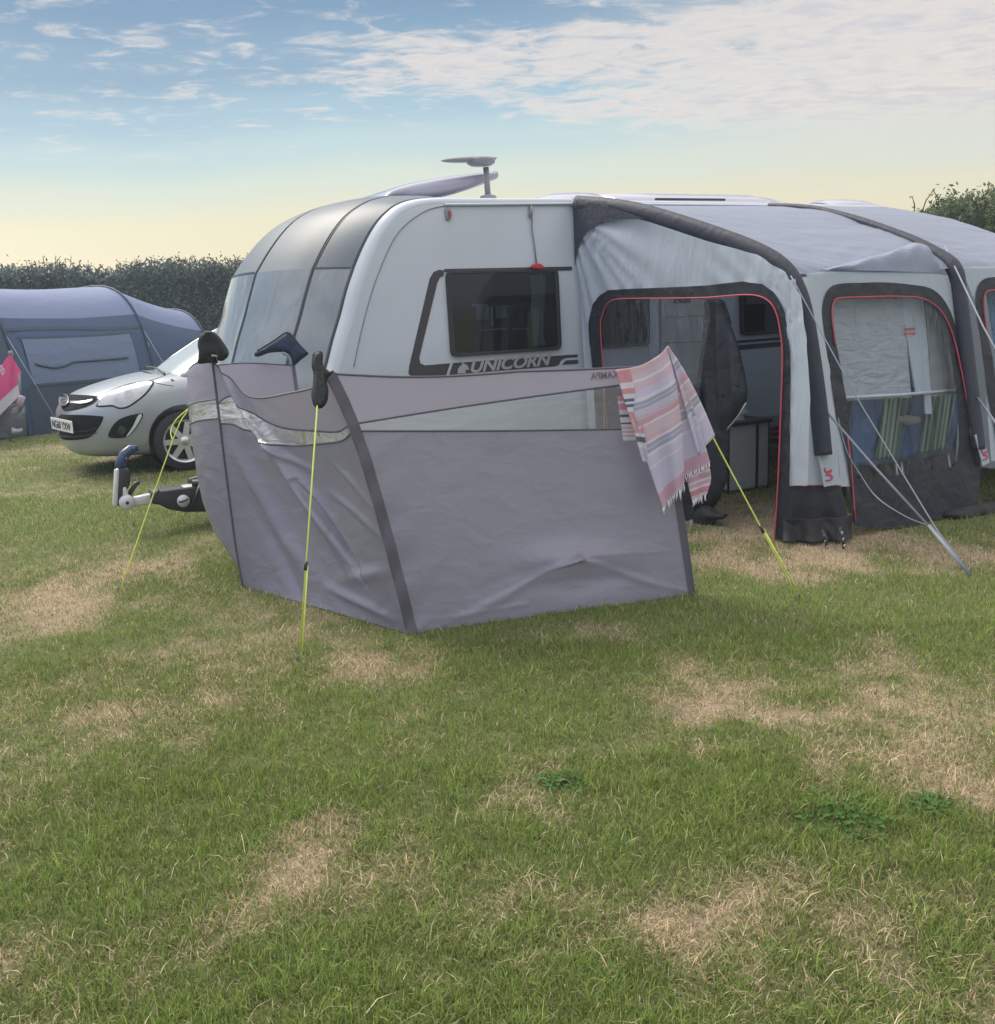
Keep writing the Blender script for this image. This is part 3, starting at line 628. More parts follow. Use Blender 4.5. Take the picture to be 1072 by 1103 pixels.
# side windows: deep frame, curtain and dark glass
def side_window(px_, curtains=True, items=()):
    P = ons(px_, WALL, 0); n = -UY
    def shrink(k): c = sum(P, Vector()) / len(P); return [c + (p - c) * k for p in P]
    # rounded outline
    def rnd(Q, r=.05):
        o = []
        for i, p in enumerate(Q):
            a, b = Q[i - 1], Q[(i + 1) % len(Q)]
            for t in (0, .33, .66, 1):
                q1 = p + (a - p).normalized() * r; q2 = p + (b - p).normalized() * r
                o.append(q1.lerp(p, t).lerp(p.lerp(q2, t), t))
        return o
    fo, fi = rnd(P), rnd(shrink(.93), .04)
    f = MB(); f.ring([p + n * .001 for p in fo], [p + n * .001 for p in fi], n * .034); w = f.obj('side_window', M_dark, van, smooth=False, bevel=.004)
    b = MB(); b.poly([p + n * .003 for p in fi]); b.obj('shade_backing', mat('shade_backing', (.016, .022, .028), .7) if 'shade_backing' not in MATS else MATS['shade_backing'], w, smooth=False)  # flat dark backing, shade of the room behind put into its colour
    c = sum(fi, Vector()) / len(fi); w0 = (P[1] - P[0]).length * .93; h0 = (P[0] - P[3]).length * .93
    ex = (P[1] - P[0]).normalized()
    if curtains:
        cu = MB(); cu.grid(lambda i, j: c + ex * (w0 * (.26 + (.15 - .05 * j + .03 * (j > .9)) * i)) + ZZ * (h0 * (.46 - .92 * j)) + n * (.013 + .007 * math.sin(i * 26)), 24, 8)
        cu.obj('curtain', M_curt, w)
    for x, z, ww, hh in items:
        t = MB(); t.box(c + ex * (x * w0) + ZZ * (z * h0) + n * .012, ex, n, ZZ, ww * w0, .006, hh * h0); t.obj('fitting_and_glint', M_grey, w, smooth=False, bevel=.003)  # seat shapes, and thin pale bars standing in for white reflections
    g = MB(); g.poly([p + n * .026 for p in fi]); g.obj('pane', MATS['tint_pane'], w, smooth=False)
    return w
film_mat('tint_pane', tint=(.30, .36, .40), haze=.06, hazecol=(.10, .14, .17, 1), gl=.10, rough=.03, cs=1.2, cstr=.03)
side_window([(479, 292), (599.5, 289.5), (603.5, 376.5), (485, 384.5)], True, [(-.24, .10, .075, .012), (-.02, .08, .05, .008), (-.12, -.22, .13, .012), (.14, -.23, .08, .008), (-.13, -.05, .012, .12), (-.22, .0, .06, .09), (-.04, .0, .055, .08)])
side_window([(633, 287), (697, 285.5), (699, 372), (635, 376)], False)
side_window([(795, 283), (858, 281), (862, 357), (797, 361.5)], False)
# stripe artwork
def decal(pts, material, name='stripe', off=.003, d=.002, parent=van):
    mm = MB(); mm.prism(ons(pts, WALL, off), -UY * d); return mm.obj(name, material, parent, smooth=False)
decal([(440, 402), (441, 394), (463, 300), (467, 293), (473, 290.5), (478, 291.2), (478, 297), (474, 299), (471, 305), (451.5, 386), (453, 391.5), (458, 393.5), (485, 391.2), (480.5, 404.4), (445, 407)], M_stripe)
decal([(478.5, 289.6), (616, 287), (616.4, 291), (600.5, 291.4), (478.5, 293.2)], M_stripe)
decal([(488, 391), (622, 381.6), (622.3, 384.6), (609, 385.6), (604.5, 388), (602, 393), (598, 394.5), (484, 403.6)], M_stripe)
decal([(609.5, 388.2), (622.5, 387.2), (622.8, 391.6), (605.5, 392.9)], M_stripe)
o0 = onp(505.5, 401.2, WALL, .006); d_ = (onp(600, 392.0, WALL, .006) - o0).normalized(); t = text_mb('UNICORN', o0, d_, ZZ, .135, .003, .30, offset=.004)
kx = (onp(594, 393, WALL).__sub__(o0)).length / t.w
for q in t.v:
    r_ = q - o0; q += d_ * (r_.dot(d_) * (kx - 1))
    q -= ZZ * 0
t.obj('lettering', M_letter, van, smooth=False)
# horse-head emblem beside the lettering
decal([(493, 402.5), (493.2, 397.5), (496, 394), (498.2, 392.6), (495.4, 387), (500.2, 391.8), (503.6, 393.6), (505.4, 398), (503.2, 398.6), (501, 397.6), (502, 401.6)], M_letter, 'emblem', .006)
# marker lamp, dangling wire and red clip
mk = MB(); mk.prism(resample(ons(sp2([(479, 226), (482, 223.5), (485, 226), (486, 233), (483, 237.5), (480, 235.5)], 4), WALL, .002), 20), -UY * .018); ml = mk.obj('marker_lamp', M_grey, van, bevel=.004)
mr = MB(); mr.prism(ons([(483, 227), (485, 228), (485.3, 233), (483.4, 234.5)], WALL, .02), -UY * .006); mr.obj('lamp_lens', M_red, ml, smooth=False)
wire = thing('hanging_wire', onp(573, 221, WALL, .02), 'thin grey wire with red clip hanging above the caravan side window', 'wire')
w_ = MB(); w_.tube(ons([(572.5, 219), (571.5, 228), (573.5, 238), (573, 246), (576, 265), (578, 284)], WALL, .016), .0065, 5); w_.tube(ons([(572.6, 222), (571.6, 234)], WALL, .02), .016, 6); w_.obj('cord', M_grey, wire)
cl_ = MB(); cl_.prism(resample(ons(sp2([(571.5, 288.5), (573, 284.8), (578, 283.6), (583, 285.6), (585, 289.4), (578, 289.8)], 4), WALL, .04), 22), -UY * .03); cl_.obj('red_clip', M_red, wire, bevel=.006)
# door inside the awning
dr_ = MB(); dr_.prism(ons([(711, 283), (757.5, 281), (759, 470), (713, 480)], WALL, .004), -UY * .02); door = dr_.obj('door', mat('door_panel', (.50, .51, .50), .45, var=.04, crease=.05), van, smooth=False, bevel=.008)
for q in ([(697.5, 283), (707, 283), (708.5, 481), (699, 483)], ): f = MB(); f.prism(ons(q, WALL, .004), -UY * .035); f.obj('door_frame', M_mould, van, smooth=False, bevel=.006)
f = MB(); f.tube(ons([(709, 282), (711, 481)], WALL, .01), .006, 4); f.obj('door_seal', M_dark, door)
for v in (367.5, 340): f = MB(); f.tube(ons([(713, v + 2), (757, v)], WALL, .024), .004, 4); f.obj('door_ridge', M_grey, door)
f = MB(); f.prism(ons([(726, 322), (744, 321.3), (744, 326), (726, 326.8)], WALL, .024), -UY * .004); f.obj('door_label', M_stripe, door, smooth=False)
for q in ([(786, 367.5), (846, 362.8), (846.3, 365.6), (786.2, 370.3)], [(786, 372.6), (846, 367.6), (846.3, 372.6), (786.2, 377.8)]): decal(q, M_stripe)
# roof: raised panoramic rooflight, low rooflights, flat satellite aerial on its mast
def shell(px_top, y0, y1, thick, material, name, parent=van, yref=None):
    a = [onp(u, v, (0, -1, 0, -y0)) for u, v in px_top]; mm = MB(); n = len(a)
    mm.grid(lambda i, j: a[int(round(i * (n - 1)))] + UY * ((y1 - y0) * j) + ZZ * (.035 * math.sin(math.pi * j)), n - 1, 8)
    return mm.obj(name, material, parent, solid=thick)
def roof_shell(name, pts, y0, y1, material):
    """lens-section rooflight from a side outline (x,z) with rounded ends"""
    mm = MB(); n = len(pts)
    def fn(i, j):
        x, z = pts[int(round(i * (n - 1)))]; e = math.sin(math.pi * j) ** .35
        return lw(x, y0 + (y1 - y0) * j, 2.52 + (z - 2.52) * e)
    mm.grid(fn, n - 1, 14); return mm.obj(name, material, van)
def xz(px_, y): return [(loc(onp(u, v, (0, -1, 0, -y))).x, loc(onp(u, v, (0, -1, 0, -y))).z) for u, v in px_]
YC = .75
top = smooth_path([Vector((a, 0, b)) for a, b in xz([(408.5, 214.5), (413, 207), (425, 201.5), (445, 196), (475, 190.5), (505, 187), (528, 184.8)], YC)], 4)
low = smooth_path([Vector((a, 0, b)) for a, b in xz([(408.5, 215.5), (430, 215), (460, 214), (492, 208.5), (515, 201), (531, 194.5)], YC)], 4)
mm = MB(); n_ = min(len(top), len(low)); top = resample(top, 24, False); low = resample(low, 24, False)
YA, YB = .62, 1.68
def rl(i, j):
    k = int(round(i * 23)); w = j * 2 * math.pi; yy = (YA + YB) / 2 - (YB - YA) / 2 * math.copysign(abs(math.cos(w)) ** .35, math.cos(w)); s = math.copysign(abs(math.sin(w)) ** .6, math.sin(w))
    cz = (top[k].z + low[k].z) / 2; hz = (top[k].z - low[k].z) / 2 + .004; return lw((top[k].x + low[k].x) / 2, yy, cz + hz * s)
mm.grid(rl, 23, 32); mm.poly([rl(1, j / 32) for j in range(32)]); mm.poly([rl(0, j / 32) for j in range(32)][::-1]); mm.obj('raised_rooflight', mat('rooflight_acrylic', (.46, .46, .56), .2, coat=.6, trans=.15, var=.05), van)
for pts, y0, y1 in (([(589, 215), (592, 211.5), (605, 208.5), (625, 207.3), (640, 207.8), (646, 211), (648, 215)], .7, 1.6), ([(648, 213), (650, 209.5), (700, 209), (760, 209.8), (800, 210.5), (815, 213), (819, 218)], .55, 1.7), ([(815, 217), (820, 214.5), (838, 215), (848, 218)], .8, 1.5), ([(890, 218.5), (897, 215.5), (920, 214.8), (936, 216.5), (943, 220)], .8, 1.5)):
    P = xz([(u, v - 2.0) for u, v in pts], (y0 + y1) / 2 - .2); roof_shell('rooflight', P, y0, y1, MATS['rooflight_acrylic'])
f = MB(); a, b = onp(706, 214.4, (0, -1, 0, -.54)), onp(781, 215, (0, -1, 0, -.54)); f.tube([a, b], .012, 6); f.obj('rooflight_slot', M_dark, van)
an = MB(); YM = .55; mb_ = onp(526, 212, (0, -1, 0, -YM)); mt_ = onp(523.5, 180, (0, -1, 0, -YM)); an.tube([mb_ - ZZ * .05, mt_], .026, 10); an.lathe(mb_ - ZZ * .03, ZZ, [(.075, 0), (.07, .035), (.03, .05)], 16); mast = an.obj('aerial_mast', M_grey, van)
pa = MB(); cc_ = onp(518, 174, (0, -1, 0, -YM)); pa.lathe(cc_ - ZZ * .035, ZZ, [(0, 0), (.09, .003), (.12, .02), (.125, .045), (.12, .058), (0, .064)], 28); h2 = pa.obj('aerial_dome', M_grey, mast)
pw = MB(); L0 = onp(475, 173, (0, -1, 0, -YM)); L1 = onp(535.5, 170.5, (0, -1, 0, -YM)); mid = (L0 + L1) / 2; hw_ = (L1 - L0).length / 2; pw.sphere(mid, (L1 - L0) / 2, UY * .07, ZZ * .024, 28, 10); pw.obj('aerial_wing', M_grey, mast)
# rear light cluster, wheels, steadies, hitch
for x in (1.35, 1.35):
    pass
def wheel(c, ax, R_, w, parent, rimr, spokes, name='wheel', rimmat=None):
    ty = MB(); ty.lathe(c - ax * w / 2, ax, [(rimr, .01), (R_ * .93, 0), (R_ * .985, w * .12), (R_, w * .3), (R_, w * .7), (R_ * .985, w * .88), (R_ * .93, w), (rimr, w * .99)], 40)
    o = ty.obj(name, M_black, parent); e = ax.orthogonal().normalized(); g = ax.cross(e); rim = MB()
    rim.lathe(c + ax * (w * .30), ax, [(rimr, w * .2), (rimr * .98, w * .17), (rimr * .90, w * .12), (rimr * .87, -w * .3)], 40)
    for k in range(spokes):
        a = 2 * math.pi * (k + .2) / spokes; d = e * math.cos(a) + g * math.sin(a); s_ = ax.cross(d)
        rim.poly([c + ax * (w * .43) + s_ * .035 + d * .04, c + ax * (w * .41) + s_ * .030 + d * rimr * .93, c + ax * (w * .41) - s_ * .030 + d * rimr * .93, c + ax * (w * .43) - s_ * .035 + d * .04])
        rim.poly([c + ax * (w * .43) + s_ * .035 + d * .04, c + ax * (w * .41) + s_ * .030 + d * rimr * .93, c + ax * (w * .25) + s_ * .026 + d * rimr * .93, c + ax * (w * .25) + s_ * .03 + d * .04]); rim.poly([c + ax * (w * .43) - s_ * .035 + d * .04, c + ax * (w * .41) - s_ * .030 + d * rimr * .93, c + ax * (w * .25) - s_ * .026 + d * rimr * .93, c + ax * (w * .25) - s_ * .03 + d * .04])
    rim.lathe(c, ax, [(.055, w * .40), (.052, w * .45), (0, w * .47)], 16); rim.obj('rim', rimmat or M_alloy, o, weld=False)
    bk = MB(); bk.lathe(c, ax, [(rimr * .97, -w * .1), (0, -w * .1)], 24); bk.obj('brake_disc', M_dark, o)
    return o
wheel(lw(1.5, .12, .33), -UY, .33, .2, van, .2, 5); wheel(lw(1.5, CW - .12, .33), UY, .33, .2, van, .2, 5)
for x, y in ((-1.6, .25), (-1.6, CW - .25), (3.8, .25), (3.8, CW - .25)):
    s_ = MB(); s_.tube([lw(x, y, .42), lw(x + (.25 if x < 0 else -.25), y, .03)], .025, 6); s_.lathe(lw(x + (.25 if x < 0 else -.25), y, 0), ZZ, [(.09, 0), (.09, .015), (.03, .04)], 12); s_.obj('corner_steady', M_grey, van)
HY = 1.15
fr = MB()
for sgn in (-1, 1): fr.tube([lw(-1.9, HY + sgn * .75, .42), lw(-3.15, HY + sgn * .06, .36)], .035, 6)
fr.obj('drawbar', M_dark, van)
H = lambda u, v, dy=0: onp(u, v, (0, -1, 0, -(HY + dy)))
def hx(pts, w, name, material, dy=0, parent=None, bev=.012):
    mm = MB(); a = [H(u, v, dy - w / 2) for u, v in pts]; mm.prism(a, UY * w); return mm.obj(name, material, parent or hitch, bevel=bev)
hitch = MB(); hitch.prism([H(u, v, -.10) for u, v in [(163, 532), (166, 529), (178, 528.5), (215, 523.5), (240, 521), (240, 551), (200, 552), (182, 549), (172, 544), (164, 543)]], UY * .20); hitch = hitch.obj('hitch_cover', M_dark, van, bevel=.02)
hx([(175, 529.5), (214, 522.5), (216, 525.3), (178, 532)], .16, 'cover_lid', M_hitchw)
hx([(144, 536), (165, 531.5), (165, 543), (144, 545.5)], .075, 'coupling_neck', M_hitchw)
ml_ = MB(); cdisc = H(136.5, 541, -.05); ml_.lathe(cdisc, -UY, [(0, .036), (.05, .034), (.062, .02), (.064, -.09), (0, -.1)], 24); ml_.obj('coupling_head', M_hitchw, hitch)
ml_ = MB(); ml_.lathe(cdisc - UY * .036, -UY, [(0, .004), (.014, .003), (.015, 0)], 12); ml_.obj('coupling_bolt', M_dark, hitch)
hx([(124.5, 541), (126, 508), (131, 504), (140, 506), (140.5, 521), (135, 532), (131, 546), (126, 545)], .09, 'stabiliser_arm', M_dark)
hx([(122.3, 546), (124.5, 506), (128, 504), (128.8, 507), (126.6, 546)], .10, 'arm_cover', M_hitchw, -.01)
hx([(132, 525), (136, 524), (139, 534), (142, 540), (132, 542)], .10, 'arm_bracket', M_hitchw)
hd = MB(); hd.tube([H(129, 506), H(130, 499), H(134, 490), H(141, 484), H(148.5, 482.5)], [.040, .046, .044, .040, .024], 12); hd.obj('stabiliser_handle', M_navyp, hitch)
hd = MB(); hd.tube([H(131.6, 491.5), H(135.6, 493.2)], .042, 12); hd.obj('handle_band', M_hitchw, hitch)
hd = MB(); hd.tube([H(139, 533), H(142.5, 527.5), H(146.5, 521), H(150.5, 519.2)], [.022, .02, .02, .012], 8); hd.obj('release_lever', M_dark, hitch)
lg = MB(); lg.lathe(H(197.5, 539.5, -.105), -UY, [(.052, 0), (.052, .008), (0, .010)], 24); lg = lg.obj('round_badge', M_hitchw, hitch)
lgm = MB(); lgm.prism([H(u, v, -.117) for u, v in [(192.5, 540.2), (197, 539.3), (202.6, 536.8), (202.6, 538.4), (197, 541.3), (192.5, 541.6)]], -UY * .002); lgm.obj('badge_mark', M_dark, lg, smooth=False)
jk = MB(); jk.tube([H(216, 521, -.14), H(206, 548, -.14)], .012, 6); jk.tube([H(216, 508, -.02), H(211, 522, -.02)], .014, 6); jk.obj('brake_lever', M_dark, hitch)
jw = MB(); jw.tube([lw(-2.75, HY - .16, .62), lw(-2.75, HY - .16, .12)], .028, 8); jw.lathe(lw(-2.75, HY - .19, .10), -UY, [(0, -.03), (.08, -.03), (.1, -.015), (.1, .015), (.08, .03), (0, .03)], 20); jw.obj('jockey_wheel', M_dark, van)
# ---------------------------------------------------------------- inflatable awning
awn = thing('air_awning', lw(1.9, -1.25, 0), 'pale grey air awning with charcoal skirts and red piped windows', 'awning')
P_ROOF = [(.02, 2.525), (-.45, 2.465), (-.87, 2.385), (-1.41, 2.205), (-1.7, 2.10), (-1.91, 2.00), (-2.06, 1.915), (-2.13, 1.85)]
_rp = smooth_path([Vector((0, a, b)) for a, b in P_ROOF], 6)
XE = 3.75
def roofp(x, t):
    k = t * (len(_rp) - 1); i = min(int(k), len(_rp) - 2); q = _rp[i].lerp(_rp[i + 1], k - i)
    s = abs(math.sin(math.pi * (x - .4) / 1.66)) if .4 < x < 3.8 else 0
    sag = .035 * s * math.sin(math.pi * min(1, t * 1.02)) + .010 * s * t + .10 * max(0, (x - 2.4) / 1.35) * math.sin(math.pi * min(1, t * 1.05))
    return q.y, q.z - sag
def roof_fn(i, j):
    y0 = roofp(1, j)[0]; xs = .18 * max(0, -y0) - .01; x = xs + (XE - xs) * i; y, z = roofp(x, j)
    w = .018 * mnoise.noise(Vector((x * 1.3, y * 5 + x * 1.2, 2))) + .009 * mnoise.noise(Vector((x * 3, y * 11 - x * 3, 5)))
    return lw(x, y, z + w * math.sin(math.pi * j))
m = MB(); m.grid(roof_fn, 90, 48); roof = m.obj('roof', M_roof, awn)
# air beams: the bent sleeve at the corner, and flatter sleeves over the roof
bp = smooth_path(ons([(621, 219.5), (660, 223), (700, 231), (760, 250), (815, 271), (845, 290), (860, 315), (868.5, 348), (876, 395), (882, 440), (887, 490)], BEAM, .0), 6)
m = MB(); nrm = (-UX - UY * .18).normalized()
m.tube(bp, .068, 12, flat=(nrm, .62)); m.obj('air_beam', M_abeam, awn)
def roof_beam(x):
    pts = [lw(x, *roofp(x, t)) + ZZ * .006 for t in (.05, .2, .35, .5, .62, .72, .82, .9, .96)]
    pts += [onp_x(x, z) for z in (1.80, 1.70, 1.5, 1.2, .9, .65, .48)]
    mm = MB(); pth = smooth_path(pts, 4); mm.tube(pth, [.022 + .036 * min(1, i / len(pth) * 1.9) for i in range(len(pth))], 12, flat=(UX, 1.0)); return mm.obj('air_beam', M_abeam, awn)
def onp_x(x, z, off=.02): return lw(x, -2.5 + .2 * z - off, z)
roof_beam(2.08)
def crease(nn, amp, fx, fz, o):
    return lambda p: nn * (amp * mnoise.noise(Vector((loc(p).x * fx + loc(p).y * fx, loc(p).z * fz, o))))
NS = (-UX - UY * .10).normalized(); NF = (-UY + ZZ * .2).normalized()
# side panel with its big opening
side_out = [(617.2, 216.5), (640, 224), (665, 230), (700, 240), (760, 260), (812, 281), (836, 300), (848, 325), (857, 370), (860, 430), (860, 523), (853, 523), (851, 380), (846, 345), (838, 322)]
rim_o = [(634, 350), (637, 332), (645, 319), (655, 312.5), (680, 311), (720, 309.5), (760, 307.5), (800, 303), (820, 306), (834, 314), (842, 327), (847, 347), (851.5, 382), (851, 450), (850.5, 523), (849, 592)]
rim_i = [(647, 352), (649, 340), (653, 329), (661, 323), (680, 321.5), (720, 321.3), (760, 320.5), (800, 317.5), (818, 319), (829, 325), (835.5, 335), (839.5, 350), (843, 383), (841, 450), (838, 523), (834, 588)]
left_low = [(650, 480), (652, 575)]
cloth = [(617.2, 216.5), (638, 222), (665, 229), (700, 239), (760, 259), (815, 274), (846, 293), (862, 318), (869, 366), (873, 430), (870, 523)] + [(851, 523)] + [(q) for q in rim_o[::-1] if q[1] < 500] + [(638, 400), (643, 480), (648, 580), (641, 577), (636, 480), (630, 400)]
def side_disp(p):
    q = loc(p); a = max(0, 1 - (q - Vector((.0, -.1, 2.35))).length / 1.5); f = math.atan2(2.5 - q.z, -q.y + .05)
    b = max(0, 1 - (q - Vector((.2, -2.1, 1.85))).length / .8); g = math.atan2(q.z - 1.35, q.y + 2.5 + .001)
    return NS * (.020 * a * math.sin(f * 34 + 2 * math.sin(f * 9)) + .012 * b * math.sin(g * 38) + .006 * mnoise.noise(q * 3))
m = fill([ons(cloth, SIDE)], side_disp, maxlen=.07); m.obj('side_panel', M_awhite, awn)
m = MB(); m.prism(ons([(617.6, 216.8), (640, 218.5), (668, 226.5), (694, 235.5), (668, 236), (648, 239.5), (634, 247), (626, 258), (621.5, 272), (619.6, 286)], SIDE, .02), NS * .004); m.obj('beam_hood', M_abeam, awn, smooth=False)
def ripple(pl, pts, amp, n):
    P = resample(ons(pts, pl, .008), n, False); nn = NS if pl is SIDE else NF; return [p + nn * (amp * math.sin(i * 1.9) * (1 + .5 * math.sin(i * .7))) for i, p in enumerate(P)]
def band(o, i, pl, material, name, n=90, amp=.004, parent=awn, off=.008):
    a = resample(ons(o, pl, off), n, False); b = resample(ons(i, pl, off), n, False); nn = NS if pl is SIDE else NF
    mm = MB(); mm.grid(lambda s, t: a[int(round(s * (n - 1)))].lerp(b[int(round(s * (n - 1)))], t) + nn * (amp * math.sin(s * n * .8 + 3 * math.sin(s * 17)) * (1.2 - t)), n - 1, 6); return mm.obj(name, material, parent)
band(rim_o, rim_i, SIDE, M_adark, 'side_door_border')
band([(634, 350), (638, 400), (645, 480), (649, 575)], [(647, 352), (650, 400), (655, 480), (659, 570)], SIDE, M_adark, 'side_door_border', 30)
m = MB(); m.tube(smooth_path(ons([(652, 480), (649.5, 400)] + rim_i, SIDE, .016), 4), .0055, 6); m.obj('red_piping', M_redp, awn)
film_px = [(648, 350), (650, 338), (655, 327), (663, 322), (700, 321.4), (764, 320.5), (765, 345), (758, 385), (755, 417), (653, 419), (650, 385)]
def fdisp(p): return NS * (.008 * mnoise.noise(Vector((loc(p).y * 4 + loc(p).z * 2, loc(p).z * 1.5, 3))))
m = fill([ons(film_px, SIDE, -.004)], fdisp, maxlen=.08); m.obj('side_window_film', M_filmr, awn)
m = fill([ons([(652, 417), (755, 414), (748, 560), (660, 572)], SIDE, -.004)], fdisp, maxlen=.1); m.obj('side_lower_panel', M_adark, awn)
# gathered charcoal door flap
flap = [(761, 322), (778, 321.5), (785, 342), (793, 366), (799, 395), (804.5, 420), (803.5, 433), (795, 447), (785, 459), (784, 490), (783, 517), (777.5, 533), (768, 548), (764, 562), (748, 564), (744, 530), (745, 480), (750, 440), (753, 400), (758, 355)]
SIDE_IN = (-1, -.10, 0, -.10)
fo = resample(ons(flap, SIDE_IN), 90)
m = inflate(fo, NS, .055, .10, .035, lump=lambda p: .55 * math.sin(loc(p).y * 45 + 1.2 * math.sin(loc(p).z * 3)) * .6); m.obj('gathered_door_flap', M_adark, awn)
m = MB(); m.tube(ons([(804, 434), (796, 447.5), (785.5, 460), (783.5, 463)], (-1, -.10, 0, -.04)), .007, 6); m.obj('flap_zip', M_grey, awn)
fb = resample(ons(sp2([(746, 560), (752, 547), (764, 545), (772, 552), (783, 554), (780, 559), (770, 561), (768, 572), (758, 577), (747, 576)], 4), (-1, -.10, 0, -.05)), 60)
m = inflate(fb, NS, .07, .08, .03); m.obj('flap_hem', M_black, awn)
m = MB(); m.tube(ons([(744.8, 560), (745.2, 575)], SIDE, .09), .012, 6); m.obj('ground_strap', M_grope, awn)
# corner post: white strip, its charcoal foot, the tag with the red squiggle
legL = [(846, 302), (853, 335), (858.5, 380), (860, 440), (860, 523)]
legR = [(876, 297), (886, 335), (893, 380), (899, 440), (905.5, 523)]
nl = 40; a = resample(ons([(850.5, 302), (851, 340), (852, 400), (851.5, 460), (850.5, 523)], SIDE, .003), nl, False); b = resample(ons(legR, FRONT, .003), nl, False); c = resample(ons([(857, 300), (868, 345), (876, 400), (881, 455), (886, 523)], BEAM, -.015), nl, False)
def legf(i, j):
    k = int(round(i * (nl - 1))); p, q, r = a[k], c[k], b[k]
    P = (1 - j) ** 2 * p + 2 * j * (1 - j) * (q * 1.0) + j * j * r
    return P + NS * (.010 * math.sin(i * 19 + j * 3) * (1 - j) * (j > 0) + .004 * mnoise.noise(Vector((i * 9, j * 5, 1))))
m = MB(); m.grid(legf, nl - 1, 14); m.obj('corner_panel', M_awhite, awn)
fa = ons([(851, 523), (849, 545), (846, 570), (843, 592)], SIDE, .012); fb_ = ons([(906, 523), (911, 545), (915, 567), (917, 586)], FRONT, .012); fc = ons([(886, 523), (886, 545), (884, 570), (882, 594)], BEAM, .02)
def footf(i, j):
    k = i * 3; n = min(int(k), 2); t = k - n; p, q, r = fa[n].lerp(fa[n + 1], t), fc[n].lerp(fc[n + 1], t), fb_[n].lerp(fb_[n + 1], t)
    out_ = (NS + NF).normalized(); return (1 - j) ** 2 * p + 2 * j * (1 - j) * q + j * j * r + out_ * (.018 * math.sin(j * 16 + i * 2) * i + .012 * mnoise.noise(Vector((i * 5, j * 6, 7))))
m = MB(); m.grid(footf, 14, 40); m.obj('corner_foot', M_adark, awn)
m = MB(); m.tube([legf(1, j / 12) + (NS + NF).normalized() * .012 for j in range(13)], .006, 6); m.obj('red_piping', M_redp, awn)
m = MB(); m.tube(ons([(913, 470), (917, 500), (920, 540), (922, 564)], FRONT, .014), .0055, 6); m.obj('red_piping', M_redp, awn)
def flapf(i, j):
    p = footf(1, j); o_ = (NS + NF).normalized(); n_ = mnoise.noise(Vector((j * 7, i * 2, 3)))
    return Vector((p.x, p.y, 0)) + o_ * (.016 + .085 * i ** 1.5 + .030 * i * (math.sin(j * 17) + 1.3 * n_)) + ZZ * (.16 * (1 - i) ** 1.2 + .012 + .02 * i * (1 - i) * math.sin(j * 23) * 3 + .018 * i * abs(n_))
m = MB(); m.grid(flapf, 12, 60); m.obj('mud_flap', M_black, awn, solid=.006)
for q in ([(853, 571), (846, 580), (837, 588)], [(886, 571), (891, 581), (890, 592)], [(905, 568), (908, 580), (909, 591)]):
    m = MB(); P = ons(q, BEAM, .13); m.tube(P, .007, 5, flat=(UX, 1.8)); s_ = m.obj('peg_strap', M_dark, awn)
    for t in (.25, .55, .85): r_ = MB(); r_.lathe(P[0].lerp(P[-1], t) - UY * .012, -UY + ZZ * .1, [(.006, -.004), (.011, 0), (.006, .004)], 10); r_.obj('strap_ring', M_hitchw, s_)
def swoosh(u, v, pl, k=1.0, name='logo', off=.03):
    pts = sp2([(u + a * k, v + b * k) for a, b in ((-4, -7), (-3.4, -2.6), (1.8, -3.6), (2.6, -5.2), (1.6, -1.2), (-2.6, .6), (2.6, 1.4), (3.6, 4.6), (.6, 6.6), (-3, 7.2))], 6, False)
    mm = MB(); mm.tube(ons(pts, pl, off), .0075 * k, 6, flat=(NF, .3)); return mm
def tagflap(px_, logo, k):
    mm = MB(); P = ons(px_, FRONT, .055); mm.prism(P, NF * .004); o = mm.obj('post_tag', M_awhite, awn, smooth=False); swoosh(*logo, FRONT, k, off=.064).obj('red_logo', M_redp, o)
tagflap([(880.5, 486.5), (900, 487.5), (905.5, 521), (887.5, 524.5)], (893, 510.5), 1.0)
tagflap([(1049.5, 468.5), (1058, 466), (1066, 498), (1058.5, 502)], (1061, 489.5), .8)
# front bays: pale cloth, charcoal frame with red piping, clear window
out_px = [(887, 352), (886, 335), (888.5, 318), (895, 309), (905, 305.5), (930, 304.5), (960, 304.3), (990, 307.5), (1005, 312), (1016, 321), (1025, 337), (1031, 355), (1037.5, 376), (1044, 398), (1050, 425), (1055, 455), (1057, 490), (1055, 525), (1049, 552), (1011, 558), (972, 571), (962, 569), (921.5, 566), (919, 545), (914, 510), (907, 471), (900, 440), (893, 395)]
in_px = [(901.5, 372), (898, 345), (897, 330), (900, 323), (909, 321), (930, 320.3), (960, 319.6), (990, 319.8), (1001, 324), (1010, 331), (1016, 342), (1021, 357), (1025, 380), (1029, 412), (1032, 440), (1033, 462), (1032.5, 480), (1030, 497), (1022, 504), (990, 508.5), (960, 513), (935, 516.2), (924, 516), (920, 510), (918.5, 490), (915, 460), (911, 425), (906, 395)]
bay_px = [(868, 295), (886, 292.5), (940, 292.5), (1010, 295), (1021, 297), (1030, 320), (1040, 360), (1049, 410), (1055, 455), (1057, 478), (1052, 480), (1044, 430)] + [(1033, 385), (1020, 345), (1008, 325), (985, 314), (930, 311), (905, 312), (896, 320), (893, 340), (897, 375), (904, 420), (910, 465), (915, 500), (918, 524), (905.5, 524), (899, 440), (893, 380), (886, 335)]
def shift(P, d): return [p + UX * d for p in P]
PITCH = 1.62
def fd(p):
    q = loc(p); return NF * (.006 * mnoise.noise(Vector((q.x * 2.5, q.z * 3, 1))))
def fdark(p):
    q = loc(p); lowk = max(0, min(1, (.45 - q.z) / .4)); return NF * (.012 * mnoise.noise(Vector((q.x * 5 + q.z * 4, q.z * 3, 4))) + lowk * .03 * mnoise.noise(Vector((q.x * 4, q.z * 2, 9))))
